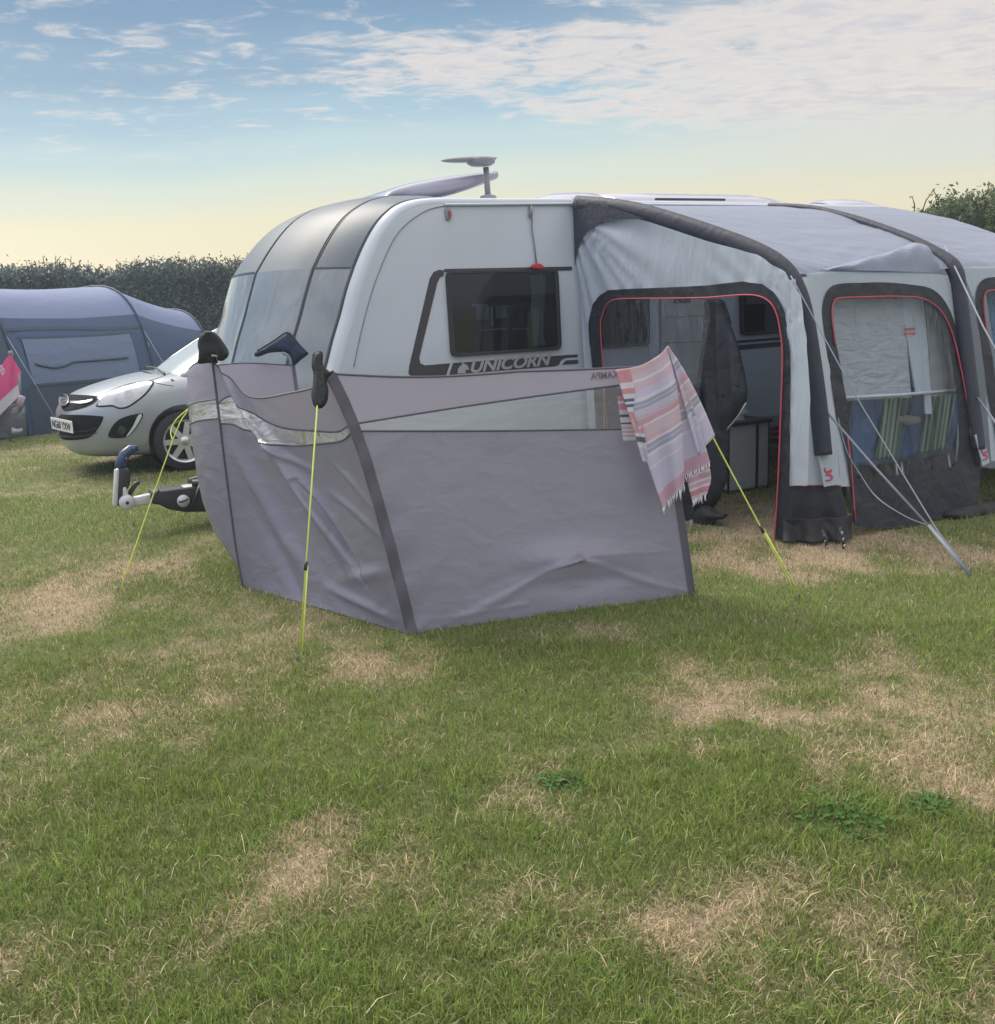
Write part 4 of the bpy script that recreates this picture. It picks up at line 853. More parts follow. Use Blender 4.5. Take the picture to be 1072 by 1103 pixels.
def ffilm(p):
    q = loc(p); return NF * (.006 * mnoise.noise(Vector((q.x * 5 + q.z * 6, q.z * 2, 6))))
for bay in range(2):
    D = bay * PITCH
    m = fill([shift(ons(bay_px, FRONT), D)], fd, maxlen=.09); m.obj('front_panel', M_awhite, awn)
    o_ = resample(ons(sp2(out_px, 3), FRONT, .010), 120); i_ = resample(ons(sp2(in_px, 3), FRONT, .010), 120)
    o_, i_ = shift(o_, D), shift(i_, D)
    m = fill([o_, i_], fdark, maxlen=.06); m.obj('window_border', M_adark, awn)
    m = fill([i_], ffilm, maxlen=.07); m.v = [p - NF * .004 for p in m.v]; m.obj('window_film', M_film, awn)
    m = MB(); k = 56; P = [p + NF * .010 for p in i_]; m.tube(smooth_path(shift(ons([(1046, 470), (1043, 440), (1036, 400), (1027, 362), (1016, 338), (1004, 326.5), (990, 320.5), (960, 319.2), (930, 320), (905, 321), (898, 326), (896.5, 340), (900, 372)], FRONT, .018), D), 4), .0055, 6); m.obj('red_piping', M_redp, awn)
    for q in ([(1053, 546), (1057, 556), (1062, 565), (1072, 567)], [(1068, 545), (1070, 556), (1071, 563)]) if bay == 0 else ():
        m = MB(); P = ons(q, FRONT, .03); m.tube(P, .010, 5); s_ = m.obj('peg_strap', M_grope, awn)
sk2 = resample(ons(sp2([(1018, 552), (1040, 545), (1062, 541), (1080, 542), (1082, 556), (1060, 561), (1035, 563), (1022, 560)], 4), FRONT, .02), 60)
m = inflate(sk2, NF, .07, .07, .03, lump=lambda p: .8 * mnoise.noise(p * 9)); m.obj('mud_flap', M_black, awn)
sk2 = resample(ons(sp2([(960, 568), (975, 562), (995, 562), (985, 573), (972, 577), (965, 575)], 4), FRONT, -.02), 40)
m = inflate(sk2, NF, .03, .04, .03); m.obj('mud_flap', M_black, awn)
# far end panel
m = MB(); m.grid(lambda i, j: lw(XE, *(lambda yz: (yz[0] if j > .02 else yz[0], yz[1] * (1 - i)))(roofp(XE, j))), 8, 20); m.obj('end_panel', M_awhite, awn)
# pinched eyebrow vent above the first front window
T_, Lc, Rc = onp(985, 263, (0, -1, 0, 1.93)), onp(884, 291.3, FRONT, .012), onp(1012, 294, FRONT, .012)
def roofpt(u, v):
    best = None
    for k in range(60):
        t = .5 + k / 120.0; q = roofp(1.5, t); P = onp(u, v, (0, -1, 0, -q[0])); dz = abs(loc(P).z - roofp(loc(P).x, t)[1])
        if best is None or dz < best[0]: best = (dz, P)
    return best[1]
rows = [[(884, 291.3), (884, 291.2), (884, 291.1)], [(905, 286, 0), (905, 290.5, .02), (905, 291.8, 0)], [(930, 279, 0), (930, 286.5, .05), (930, 292, 0)], [(955, 272.5, 0), (955, 282, .085), (955, 292.5, 0)], [(972, 266.5, 0), (973, 279, .10), (974, 293, 0)], [(985, 262.5, 0), (988, 277, .10), (990, 293.5, 0)], [(1000, 274, 0), (1003, 284, .05), (1004, 294, 0)], [(1011, 292, 0), (1012, 293.3, .01), (1013, 294.5, 0)]]
VV = []
for r_ in rows:
    line = []
    for c_ in r_:
        u, v = c_[0], c_[1]; h = c_[2] if len(c_) > 2 else 0
        P = roofpt(u, v) if v < 290 else onp(u, v, FRONT, .006); line.append(P + (NF + ZZ * .9).normalized() * (h + .006))
    VV.append(smooth_path(line, 5))
cols_ = [smooth_path([VV[r_][j] for r_ in range(len(rows))], 5) for j in range(len(VV[0]))]
m = MB(); m.grid(lambda i, j: cols_[int(round(i * (len(cols_) - 1)))][int(round(j * (len(cols_[0]) - 1)))] + ZZ * (.007 * math.sin(j * 40 + i * 5) * math.sin(math.pi * i)), len(cols_) - 1, len(cols_[0]) - 1); m.obj('eyebrow_vent', M_roof, awn)
# inside: blind with its white bar, white pole, blue curtain in the far bay
IN = lambda off: (0, -1, .2, 2.5 - off)
bl = MB(); P = ons([(890, 318), (972, 316), (982, 428), (904, 432)], IN(.10)); bl.grid(lambda i, j: P[0].lerp(P[1], i).lerp(P[3].lerp(P[2], i), j) + NF * (.010 * mnoise.noise(Vector((i * 6, j * 9 - i * 5, 3))) * (1 - j)), 24, 24); bd = bl.obj('roller_blind', mat('blind_cloth', (.30, .33, .38), .45, crease=.5, cs=6, stretch=(1, 1, 3)), awn)
bl = MB(); P = ons([(996, 316), (1036, 316), (1040, 424), (1004, 427)], IN(.10)); bl.grid(lambda i, j: P[0].lerp(P[1], i).lerp(P[3].lerp(P[2], i), j), 4, 8); bl.obj('roller_blind', mat('blind_shade', (.20, .225, .235), .5, crease=.3), awn)
b_ = MB(); b_.tube(ons([(906, 428.6), (968, 425.4), (1034, 419.8)], IN(.09)), .012, 8); b_.obj('blind_bar', M_mould, bd)
p_ = MB(); P = ons([(967, 318), (993, 318), (998, 370), (1002, 425), (1002.5, 446), (996, 446), (995, 425), (986, 425), (976, 365)], IN(.115)); p_.prism(P, NF * .012); wp = p_.obj('white_drape', M_awhite, awn, smooth=False)
for v in (353.5, 358.5): q = MB(); q.prism(ons([(974, v), (986, v - .8), (986, v + 1.6), (974, v + 2.4)], IN(.098)), NF * .002); q.obj('pink_mark', M_redp, wp, smooth=False)
bl = MB(); bl.grid(lambda i, j: lw(2.66 + .98 * i, -1.98 - .28 * j, 1.68 - 1.15 * j) + NF * (.02 * math.sin(i * 60)), 80, 10); bl.obj('blue_curtain', M_blueshine, awn)
dk = MB(); dk.grid(lambda i, j: lw(1.30 + 2.0 * i, -1.32, .05 + 1.55 * j) + UY * (.02 * math.sin(i * 20)), 24, 4); dk.obj('shade_backdrop', mat('inner_dark', (.02, .026, .032), .8), awn)  # added dark sheet, its colour stands for the shade deep inside
# ---------------------------------------------------------------- furniture under the awning
M_gs = stripe_mat('green_stripe_towel', [(0, (.10, .22, .14, 1)), (.14, (.42, .55, .44, 1)), (.26, (.06, .16, .10, 1)), (.36, (.40, .52, .42, 1)), (.46, (.14, .30, .20, 1)), (.58, (.50, .58, .50, 1)), (.68, (.05, .13, .12, 1)), (.8, (.36, .50, .38, 1)), (.92, (.10, .22, .14, 1))], 'X', 4.6)
M_cblue = mat('chair_blue_cloth', (.06, .14, .31), .8, weave=.4, var=.2, crease=.3)
def garden_chair(x, y, wch, label, stripes):
    base = lw(x, y, 0); r = thing('garden_chair', base, label, 'chair', 'chairs inside the awning')
    X_, Y_ = UX, -UY
    def back(i, j): return base + X_ * (wch * (i - .5)) - Y_ * (.0) + Y_ * (.10 * j * 1.0) + ZZ * (.35 + .57 * j) + Y_ * (.03 * math.sin(math.pi * i))
    m = MB(); m.grid(back, 12, 10); m.obj('backrest', M_cblue, r, solid=.05)
    m = MB(); m.grid(lambda i, j: base + X_ * (wch * (i - .5)) - Y_ * (.05 + .36 * j) + ZZ * (.40 + .03 * j), 6, 6); m.obj('seat', M_cblue, r, solid=.04)
    for sx_ in (-1, 1):
        for a_, b_ in ((-.02, .08), (-.38, -.42)):
            m = MB(); m.tube([base + X_ * (sx_ * wch * .47) + Y_ * a_ + ZZ * .42, base + X_ * (sx_ * wch * .47) + Y_ * b_], .013, 6); m.obj('leg', M_pole, r)
    if stripes:
        for k, (i0, i1) in enumerate(stripes):
            t = thing('striped_towel', base + ZZ * .9, ['green and white striped towel folded over the left chair back', 'green and white striped towel spread over the right chair back', ][0 if x < 1.9 else 1], 'towel', 'striped towels over the chairs')
            def tw(i, j):
                w = i0 + (i1 - i0) * i
                if j < .72: jj = 1.03 - j / .72 * .98; q = back(w, jj) + Y_ * (.045 + .006 * math.sin(i * 14))
                elif j < .8: q = back(w, 1.03) + ZZ * .035 + Y_ * (.045 - .09 * (j - .72) / .08)
                else: q = back(w, 1.03 - (j - .8) / .2 * .3) - Y_ * .05
                return q
            m = MB(); m.grid(tw, 16, 30); m.obj('towel_cloth', M_gs, t, solid=.008)
    return r
garden_chair(1.58, -1.84, .60, 'blue high backed camping chair at left behind the awning window', [(.42, .86)])
garden_chair(2.21, -1.84, .60, 'blue high backed camping chair at right behind the awning window', [(.22, .74)])
pil = thing('grey_cushion', lw(1.9, -1.9, .95), 'pale grey rolled cushion lying across the two chair tops', 'cushion')
m = MB(); P = ons([(956, 445), (966, 450), (978, 453), (989, 452)], (0, -1, 0, 1.93)); m.tube(P, [.03, .045, .045, .03], 10); m.obj('cushion_roll', mat('cushion', (.38, .37, .35), .9, weave=.5), pil)
# storage unit by the caravan wall
st = thing('storage_unit', gp(810, 528), 'pale fabric camping cupboard with dark top inside the awning door', 'cupboard')
cen = gp(808, 522); cL = loc(gp(786, 529)); cR = loc(gp(829.5, 528))
cy_ = -.72; xa, xb = loc(onp(786, 480, (0, -1, 0, -cy_))).x if False else cL.x, cR.x
PL_ = (0, -1, 0, .74)
xa, xb = loc(onp(786.5, 490, PL_)).x, loc(onp(829, 490, PL_)).x; zt = loc(onp(805, 457, PL_)).z; zb = loc(onp(805, 527, PL_)).z
M_cup = mat('cupboard_cloth', (.50, .53, .54), .75, crease=.3, cs=5, weave=.2)
m = MB(); m.box(lw((xa + xb) / 2, -.50, (zt + zb) / 2), UX, UY, ZZ, (xb - xa) / 2, .23, (zt - zb) / 2); m.obj('fabric_body', M_cup, st, smooth=False, bevel=.015)
m = MB(); m.box(lw((xa + xb) / 2, -.50, zt + .012), UX, UY, ZZ, (xb - xa) / 2 + .02, .26, .016); m.obj('top_board', M_dark, st, smooth=False, bevel=.006)
m = MB(); xm = xa + (xb - xa) * .69; m.box(lw(xm, -.735, (zt + zb) / 2), UX, UY, ZZ, .012, .006, (zt - zb) / 2); m.obj('front_zip', M_black, st, smooth=False)
for x_ in (xa, xb):
    for y_ in (-.72, -.28): m = MB(); m.tube([lw(x_, y_, zt), lw(x_, y_, 0)], .011, 6); m.obj('leg', M_dark, st)
tr = thing('paper_tray', lw((xa + xb) / 2, -.5, zt + .03), 'pale papers lying on the dark top of the camping cupboard', 'papers')
m = MB()
for k in range(5): m.box(lw(xa + .12 + .05 * k + random.uniform(-.02, .02), -.58 + .05 * k, zt + .034 + .012 * k), (UX + UY * random.uniform(-.3, .3)).normalized(), (UY - UX * random.uniform(-.3, .3)).normalized(), ZZ, .12, .08, .006)
m.obj('sheets', M_mould, tr, smooth=False)
m = MB(); P = ons([(829, 460), (842, 459), (843, 478), (833, 478)], (0, -1, 0, .5)); cr = thing('small_crate', P[0], 'small dark crate standing beside the pale camping cupboard', 'crate'); m.prism(P, UY * .2); m.obj('crate_body', M_stripe, cr, smooth=False)
for v in (464, 470): r_ = MB(); r_.prism(ons([(829.5, v), (842.5, v - 1), (842.6, v + 1.2), (829.8, v + 2.2)], (0, -1, 0, .506)), -UY * .006); r_.obj('slat', M_redp, cr, smooth=False)
# ---------------------------------------------------------------- awning storm guys
def rope(name, label, path, r, material, peg=None, group=None, runner=None, extra=None, cat='guy rope'):
    path = [Vector(p) for p in path]; t = thing(name, path[-1], label, cat, group)
    m = MB(); m.tube(path, r, 6); m.obj('cord', material, t)
    if extra:
        for e in extra: m = MB(); m.tube([Vector(p) for p in e], r, 6); m.obj('cord', material, t)
    if peg is not None:
        d = (path[-2] - path[-1]).normalized(); g = MB(); e_ = path[-1]; g.tube([e_ + ZZ * .035 - d * .01, e_ + ZZ * .045 + d * .012, e_ + ZZ * .02 - d * .0, e_ - ZZ * .12 + Vector((d.x, d.y, 0)) * .05], .005, 6); g.obj('peg', M_pole, t)
    if runner is not None:
        q = MB(); k = runner; p = path[0].lerp(path[-1], k); d = (path[-1] - path[0]).normalized(); q.tube([p - d * .022, p + d * .022], .010, 6); q.obj('runner', M_dark, t)
    return t
pg = gp(1045, 621); J = Vector(at(1000, 566, 6.15)); tp1 = onp(885, 437, FRONT, .07); tp2 = onp(852, 297, BEAM, .09)
rope('storm_strap', 'grey webbing storm strap from the nearest awning post to a ground peg', [tp1, tp1.lerp(J, .5) + ZZ * -.01, J], .0085, M_grope, None, None, None, [[J, J.lerp(pg, .5), pg + ZZ * .01], [J + UX * .012, pg + ZZ * .015]])
rope('storm_guy', 'thin grey storm cord from the awning corner beam across the window', [tp2, tp2.lerp(J, .5) - ZZ * .012, Vector(at(1010, 572, 6.1)), pg + ZZ * .02], .0052, M_grope, True, None)
rope('slack_line', 'slack grey cord sagging below the awning storm strap', smooth_path([onp(903, 450, FRONT, .06), onp(912, 485, FRONT, .10), onp(928, 513, FRONT, .16), at(945, 536, 6.35), at(975, 556, 6.2), J], 4), .0042, M_grope)
tp3 = onp(1053, 428, FRONT, .06); rope('storm_strap', 'grey webbing storm strap leaving the frame at the second awning post', [tp3, at(1073, 456, 6.75), at(1130, 535, 6.3), gp(1175, 590)], .009, M_grope, True)
tp4 = onp(1018, 265, (0, -1, 0, 1.9)); rope('storm_guy', 'thin grey storm cord from the second awning beam out of frame at right', [tp4, at(1060, 353, 6.9), at(1130, 480, 6.4), gp(1178, 592)], .006, M_grope, True)
# ---------------------------------------------------------------- windbreak
wb = thing('windbreak', gp(440, 683), 'grey and mauve fabric windbreak with clear strip standing on the lawn', 'windbreak')
B1, B2, B3 = gp(748, 640), gp(440, 683), gp(262, 632)
T1, T2, T3 = at(719, 376, 5.72), at(346, 390, 5.12), at(229, 380, 6.30)
B4 = lw(-2.52, -.30, 0); T4 = at(315, 389, 7.28)
D_ = lambda P: P.y
# pole curves (slight spring), as functions of height fraction v: 0 top .. 1 bottom
def pole_curve(px_, Y0, Y1):
    n = len(px_); return smooth_path([at(u, v, Y0 + (Y1 - Y0) * i / (n - 1)) for i, (u, v) in enumerate(px_)], 8)
C2 = pole_curve([(348, 398), (366, 434), (385, 482), (404, 545), (423, 615), (440, 683)], T2.y, B2.y)
C1 = pole_curve([(712, 390), (718, 425), (725, 480), (733, 540), (741, 592), (748, 640)], T1.y, B1.y)
C3 = pole_curve([(229, 388), (234, 430), (240, 480), (247, 535), (254, 588), (262, 632)], T3.y, B3.y)
def cv(C, v):
    k = v * (len(C) - 1); i = min(int(k), len(C) - 2); return C[i].lerp(C[i + 1], k - i)
nA = ((B1 - B2).cross(T2 - B2)).normalized()
if nA.y > 0: nA = -nA                                  # towards the lawn
nB = ((B2 - B3).cross(T3 - B3)).normalized()
if nB.dot(Vector((-1, -1, 0))) < 0: nB = -nB
# panel between the near corner and the towel end
def SA(u, v):
    p = cv(C2, v).lerp(cv(C1, v), u); du = math.sin(math.pi * u)
    bulge = -.06 * du * math.sin(math.pi * min(1, v * 1.1)) ** 1
    p = p + ZZ * (-.018 * du * (1 - v)) - ZZ * (.012 * math.sin(u * math.pi) * v)
    # cloth pushed up over a hidden hump near the foot, with folds fanning out of it
    q = Vector(((u - .60) / .16, (v - .80) / .055, 0)); hump = math.exp(-q.length_squared) * .075
    f = 0
    for (u0, v0, u1, v1, w_, a_) in ((.60, .79, .18, .965, .012, .030), (.60, .79, .97, .97, .013, .020), (.60, .785, .30, .88, .009, .012), (.62, .78, .93, .80, .008, .008), (.58, .80, .08, .985, .009, .016), (.40, .93, .10, .95, .008, .010)):
        e = Vector((u1 - u0, v1 - v0)); w = Vector((u - u0, v - v0)); t = max(0, min(1, w.dot(e) / e.length_squared)); d = (w - e * t).length
        f += a_ * math.exp(-(d / w_) ** 2) * (1 - .75 * t)
    under = -.07 * math.exp(-((u - .60) / .13) ** 2 - ((v - .865) / .045) ** 2)
    f += .010 * math.exp(-(u / .10) ** 2) * math.sin(v * 45 + u * 30) * v + .006 * mnoise.noise(Vector((u * 3, v * 2.5, 1)))
    f += .006 * mnoise.noise(Vector((u * 9, v * 4, 7))) * v
    return p + nA * (bulge + hump + f + under)
upA = lambda u: .305 + (.125 - .305) * u - .022 * math.sin(math.pi * u)
loA = lambda u: .332 + (.335 - .332) * u - .004 * math.sin(math.pi * u)
def vm(a, b): return lambda u, j: (a(u) if callable(a) else a) + ((b(u) if callable(b) else b) - (a(u) if callable(a) else a)) * j
def clothpanel(SF, a, b, nu, nv, name, material, off=0.0, nn=None, u0=0.0, u1=1.0):
    f = vm(a, b); m = MB(); m.grid(lambda i, j: SF(u0 + (u1 - u0) * i, f(u0 + (u1 - u0) * i, j)) + (nn * off if nn else Vector()), nu, nv); return m.obj(name, material, wb)
topA = lambda u: .022 + .034 * math.sin(math.pi * min(1, u * 1.6 + .12)) + .012 * u
clothpanel(SA, topA, upA, 70, 18, 'top_panel', M_wbtop); filmA = clothpanel(SA, upA, loA, 70, 10, 'clear_strip', M_wbfilmA); clothpanel(SA, loA, 1.0, 150, 110, 'lower_panel', M_wb)
def seam(SF, f, name, r, nn, u0=0, u1=1, n=60, material=None):
    m = MB(); m.tube([SF(u0 + (u1 - u0) * i / n, f(u0 + (u1 - u0) * i / n) if callable(f) else f) + nn * .003 for i in range(n + 1)], r, 5, flat=(nn, .5)); m.obj(name, material or M_wbseam, wb)
for f, r in ((topA, .006), (upA, .0055), (loA, .0055), (.996, .006)): seam(SA, f, 'binding', r, nA)
# panel between the far corner and the near corner; u runs from the near pole to the far pole
topB = smooth_path([cv(C2, .02), at(334, 417, 5.22), at(300, 425, 5.52), at(268, 430, 5.82), at(252, 424, 6.0), at(240, 404, 6.15), cv(C3, .0)], 12)
def SB(u, v):
    k = u * (len(topB) - 1); i = min(int(k), len(topB) - 2); t = topB[i].lerp(topB[i + 1], k - i)
    st = cv(C2, v).lerp(cv(C3, v), u); s0 = cv(C2, .02).lerp(cv(C3, 0), u)
    dk = (t - s0) * max(0, 1 - v * 1.02) ** 1.35
    p = st + dk
    du = math.sin(math.pi * u); sc_ = -.15 * du * math.sin(math.pi * min(1, .15 + v * .85)) ** .9      # blown in by the wind
    f = 0
    for (u0, v0, u1, v1, w_, a_) in ((.88, .02, .60, .34, .035, .045), (.95, .05, .74, .40, .025, -.03), (.70, .30, .30, .80, .05, .050), (.52, .50, .20, .86, .013, -.045), (.80, .28, .42, .46, .022, .022), (.92, .42, .55, .90, .05, .025), (.35, .86, .02, .80, .03, .018), (.45, .90, .05, .95, .02, .014), (.88, .62, .60, .98, .04, -.016), (.30, .42, .02, .62, .02, .010), (.35, .55, .02, .70, .02, .010)):
        e = Vector((u1 - u0, v1 - v0)); w = Vector((u - u0, v - v0)); tt = max(0, min(1, w.dot(e) / e.length_squared)); d = (w - e * tt).length
        f += 1.5 * a_ * math.exp(-(d / (w_ * .8)) ** 2) * math.sin(math.pi * (.12 + .8 * tt))
    f += .012 * mnoise.noise(Vector((u * 4 + v * 3, v * 3, 11))) * du + .005 * mnoise.noise(Vector((u * 11 + v * 9, v * 7, 17))) * du
    f += .010 * math.sin(v * 30 - u * 24) * math.exp(-((u - .80) / .16) ** 2) * math.exp(-((v - .27) / .12) ** 2)
    return p + nB * (sc_ + f)
def knots(ks):
    P = smooth_path([Vector((a, b, 0)) for a, b in ks], 10); xs = [p.x for p in P]; ys = [p.y for p in P]; return lambda u: float(np.interp(u, xs, ys))
upB = knots([(0, .308), (.25, .285), (.5, .235), (.72, .165), (.86, .15), (1, .225)])
loB = knots([(0, .338), (.4, .34), (.7, .325), (.88, .30), (1, .31)])
clothpanel(SB, .02, upB, 90, 20, 'top_panel', M_wbtop); clothpanel(SB, upB, loB, 110, 16, 'clear_strip', M_wbfilm); clothpanel(SB, loB, 1.0, 150, 110, 'lower_panel', M_wb)
for f, r in ((.02, .006), (upB, .0055), (loB, .0055), (.996, .006)): seam(SB, f, 'binding', r, nB)
# short return panel from the far corner back towards the caravan, bellied out by the wind
tpC = smooth_path([cv(C3, 0), at(212, 391, 6.50), at(203.5, 398, 6.72), at(214, 396, 7.0), at(262, 391, 7.18), T4 - ZZ * .03], 10)
btC = smooth_path([B3, B3.lerp(B4, .25) + UX * -.03, B3.lerp(B4, .5) - UX * .04, B3.lerp(B4, .75), B4], 12)
btC = resample(btC, len(tpC), False); tpC = resample(tpC, len(tpC), False)
def SC(u, v):
    k = u * (len(tpC) - 1); i = min(int(k), len(tpC) - 2); t = tpC[i].lerp(tpC[i + 1], k - i); b = btC[i].lerp(btC[i + 1], k - i)
    p = t.lerp(b, v); c3 = cv(C3, v) - cv(C3, 0).lerp(B3, v)
    p = p + c3 * (1 - u) + (-UX) * (.38 * math.sin(math.pi * min(1, u * 1.3)) * (1 - v ** 5) * v ** .8)
    return p - UX * (.010 * mnoise.noise(Vector((u * 4, v * 8, 21))) + .006 * mnoise.noise(Vector((u * 9, v * 16, 5)))) * min(1, u * 4)
clothpanel(SC, .0, .20, 50, 14, 'top_panel', M_wbtop); clothpanel(SC, .20, .285, 50, 10, 'clear_strip', M_wbfilm); clothpanel(SC, .285, 1.0, 60, 70, 'lower_panel', M_wb)
for f in (.0, .20, .285, .996): seam(SC, f, 'binding', .005, -UX)
for C, T, nn in ((C1, T1, nA), (C2, T2, (nA + nB).normalized()), (C3, T3, nB)):
    m = MB(); m.tube([T] + [p + nn * .002 for p in C[2:]], .008, 8); m.obj('pole', M_wbseam, wb)
m = MB(); m.tube([T4, B4], .014, 8); m.obj('pole', M_wbseam, wb)
m = MB(); m.grid(lambda i, j: SA(-.006 + .036 * j, .025 + .97 * i) + nA * (.010 - .006 * j), 80, 3); m.obj('pole_sleeve', M_wbseam if False else mat('sleeve_cloth', (.105, .10, .13), .5, weave=.2, var=.06), wb)
m = MB(); m.grid(lambda i, j: SA(1.004 - .026 * j, .42 + .575 * i) + nA * (.008 - .004 * j), 50, 3); m.obj('pole_sleeve', MATS['sleeve_cloth'], wb)
# printed maker's word, seen from its back
o0 = SA(.765, .105) + nA * .007; d_ = (SA(.87, .098) + nA * .007 - o0).normalized()
lt = text_mb('KAMPA', o0, d_, ZZ, .056, .0012, .1, mirror=True, offset=.001); ks = .165 / lt.w
for q in lt.v: r_ = q - o0; q += d_ * (r_.dot(d_) * (ks - 1))
lt.obj('lettering', mat('print_grey', (.16, .14, .16), .7), wb, smooth=False)
# ---------------------------------------------------------------- shoes drying on the pole tops
view = lambda Y: Vector((0, -1, 0))
def shoe(name, label, px_, Y, nrm, thick, R, material, lump=None):
    P = [at(u, v, Y) for u, v in sp2(px_, 5)]; c = sum(P, Vector()) / len(P); t = thing(name, c, label, 'shoe', 'wet shoes on the windbreak poles')
    m = inflate(resample(P, 80), nrm, thick, R, .014, lump); o = m.obj('upper', material, t); return t, o
s1, _ = shoe('beach_shoe', 'black beach shoe upside down on the far left windbreak pole', [(216, 362), (222, 356.5), (229, 357), (236, 363), (241, 370.5), (245, 378), (245, 384), (241, 388.3), (235.5, 388.6), (234.5, 385), (232, 386), (234, 391.5), (224, 391), (215, 391.8), (214.5, 385), (215.5, 378), (214, 371)], 6.26, Vector((-.25, -1, 0)).normalized(), .055, .05, M_shoeb, lambda p: .25 * mnoise.noise(p * 14))
m = MB(); m.tube(smooth_path([at(u, v, 6.20) for u, v in [(221, 358.5), (229, 359), (236, 365.5), (241.5, 374), (243.5, 382)]], 4), .010, 6); m.obj('sole_edge', M_sole, s1)
m = MB(); m.tube([at(228, 383, 6.19), at(234, 383.6, 6.19)], .007, 6); m.obj('pull_tab', M_grope, s1)
s2, _ = shoe('beach_shoe', 'navy blue beach shoe hooked over the rear windbreak pole', [(274, 379), (283, 374), (296, 365.5), (307, 358.5), (311, 356.8), (315, 360.5), (323, 370.5), (332, 380), (331, 382.5), (324, 388), (317.5, 393.5), (314.5, 389), (312.3, 384), (308.5, 381), (302, 379.3), (290, 380.2), (281, 383.5), (275, 384)], 7.26, Vector((.1, -1, 0)).normalized(), .05, .045, M_shoen, lambda p: .2 * mnoise.noise(p * 14))
m = MB(); m.tube(smooth_path([at(u, v, 7.20) for u, v in [(277, 378), (296, 366.3), (310, 358.2), (322, 371), (331, 380.3)]], 4), .007, 6); m.obj('sole_edge', M_sole, s2)
m = MB(); m.tube(smooth_path([at(u, v, 7.21) for u, v in [(304, 380), (309, 382), (312.5, 387), (313.5, 393)]], 3), .010, 6); m.obj('tongue_lining', M_grope, s2)
s3, _ = shoe('beach_shoe', 'black beach shoe hanging sole outward on the nearest windbreak pole', [(336, 387), (337, 380.5), (342, 377.6), (347, 378.8), (348, 384), (347.7, 391), (350, 395), (355, 400), (359.6, 398.6), (358.4, 402), (354, 406.5), (352.5, 412), (354, 420), (353, 431), (348.5, 438.5), (342, 440), (337, 435), (335.2, 424), (337, 413), (337.5, 402), (335.6, 395)], 5.06, Vector((.1, -1, .1)).normalized(), .035, .04, M_shoeb, lambda p: .15 * mnoise.noise(p * 20))
so_ = [at(u, v, 5.018) for u, v in sp2([(338, 387), (339.5, 381.5), (343, 379.6), (346, 381), (346.5, 388), (347, 397), (349.5, 406), (350, 414), (351.3, 422), (350, 431), (346, 436.5), (342, 437.2), (338.8, 432), (337.8, 423), (339.3, 411), (339.8, 400), (338, 393)], 4)]
m = inflate(resample(so_, 60), Vector((.1, -1, .1)).normalized(), .008, .02, .012); m.obj('sole', M_sole, s3)
# ---------------------------------------------------------------- yellow guy ropes of the windbreak
rope('yellow_guy', 'yellow guy rope from the near windbreak pole straight down to the lawn', [at(342, 436, 5.02), gp(322, 715)], .0042, M_yrope, True, 'yellow windbreak guy ropes', .62, [[at(342, 436, 5.02).lerp(gp(322, 715), .62) + Vector((.009, 0, 0)), gp(322, 715) + Vector((.012, 0, .004))]])
rope('yellow_guy', 'yellow guy rope from the far left windbreak pole to the lawn by the caravan hitch', smooth_path([at(223, 389, 6.95), at(203, 440, 6.85), at(187, 472, 6.75), gp(128, 640)], 4), .0042, M_yrope, True, 'yellow windbreak guy ropes', .58, [smooth_path([at(202, 441, 6.85), at(190, 452, 6.84), at(184, 464, 6.80), at(186, 474, 6.74)], 4)])
tp = at(719, 375, 5.72); pgR = gp(861, 647)
rope('yellow_guy', 'doubled yellow guy rope running down from under the striped towel', [tp, tp.lerp(pgR, .38) + ZZ * -.01, tp.lerp(pgR, .72), pgR], .0042, M_yrope, True, 'yellow windbreak guy ropes', .715, [[tp.lerp(pgR, .715) + UX * .012, pgR + UX * .02 + ZZ * .01]])
# ---------------------------------------------------------------- hammam towel over the corner and the rope
bt = thing('beach_towel', at(715, 400, 5.62), 'pink and lavender striped fringed towel draped over the windbreak corner and rope', 'towel')
W_, LV, PK, PA, CO, GR, DG, OR = (.74, .71, .78, 1), (.64, .60, .74, 1), (.64, .42, .52, 1), (.66, .49, .53, 1), (.66, .34, .38, 1), (.42, .44, .54, 1), (.16, .17, .24, 1), (.70, .46, .38, 1)
PB = (.66, .54, .60, 1)
M_tow = stripe_mat('towel_stripes', [(0, PA), (.05, PB), (.09, W_), (.11, PB), (.17, LV), (.22, W_), (.25, GR), (.27, LV), (.28, GR), (.30, LV), (.34, PB), (.37, PK), (.41, W_), (.425, PB), (.50, PA), (.535, W_), (.55, GR), (.575, LV), (.585, GR), (.61, W_), (.63, LV), (.70, W_), (.715, LV), (.90, PK), (.985, W_)], attr='along', repeat=False)
M_tow2 = stripe_mat('towel_underside', [(0, CO), (.18, W_), (.26, PK), (.42, W_), (.5, PK), (.62, W_), (.7, CO), (.9, W_)], attr='along', repeat=False)
M_tow3 = stripe_mat('towel_border', [(0, CO), (.10, W_), (.16, CO), (.30, W_), (.40, DG), (.46, W_), (.58, DG), (.62, W_), (.68, PK), (.72, W_), (.77, PK), (.81, W_), (.86, PK), (.9, W_)], attr='along', repeat=False)
M_tow4 = stripe_mat('towel_edge', [(0, CO), (.14, W_), (.2, CO), (.26, W_), (.31, DG), (.34, W_), (.37, DG), (.40, W_), (.45, CO), (.53, OR), (.62, CO), (.68, W_), (.72, DG), (.78, W_), (.84, LV), (.96, W_)], attr='along', repeat=False)
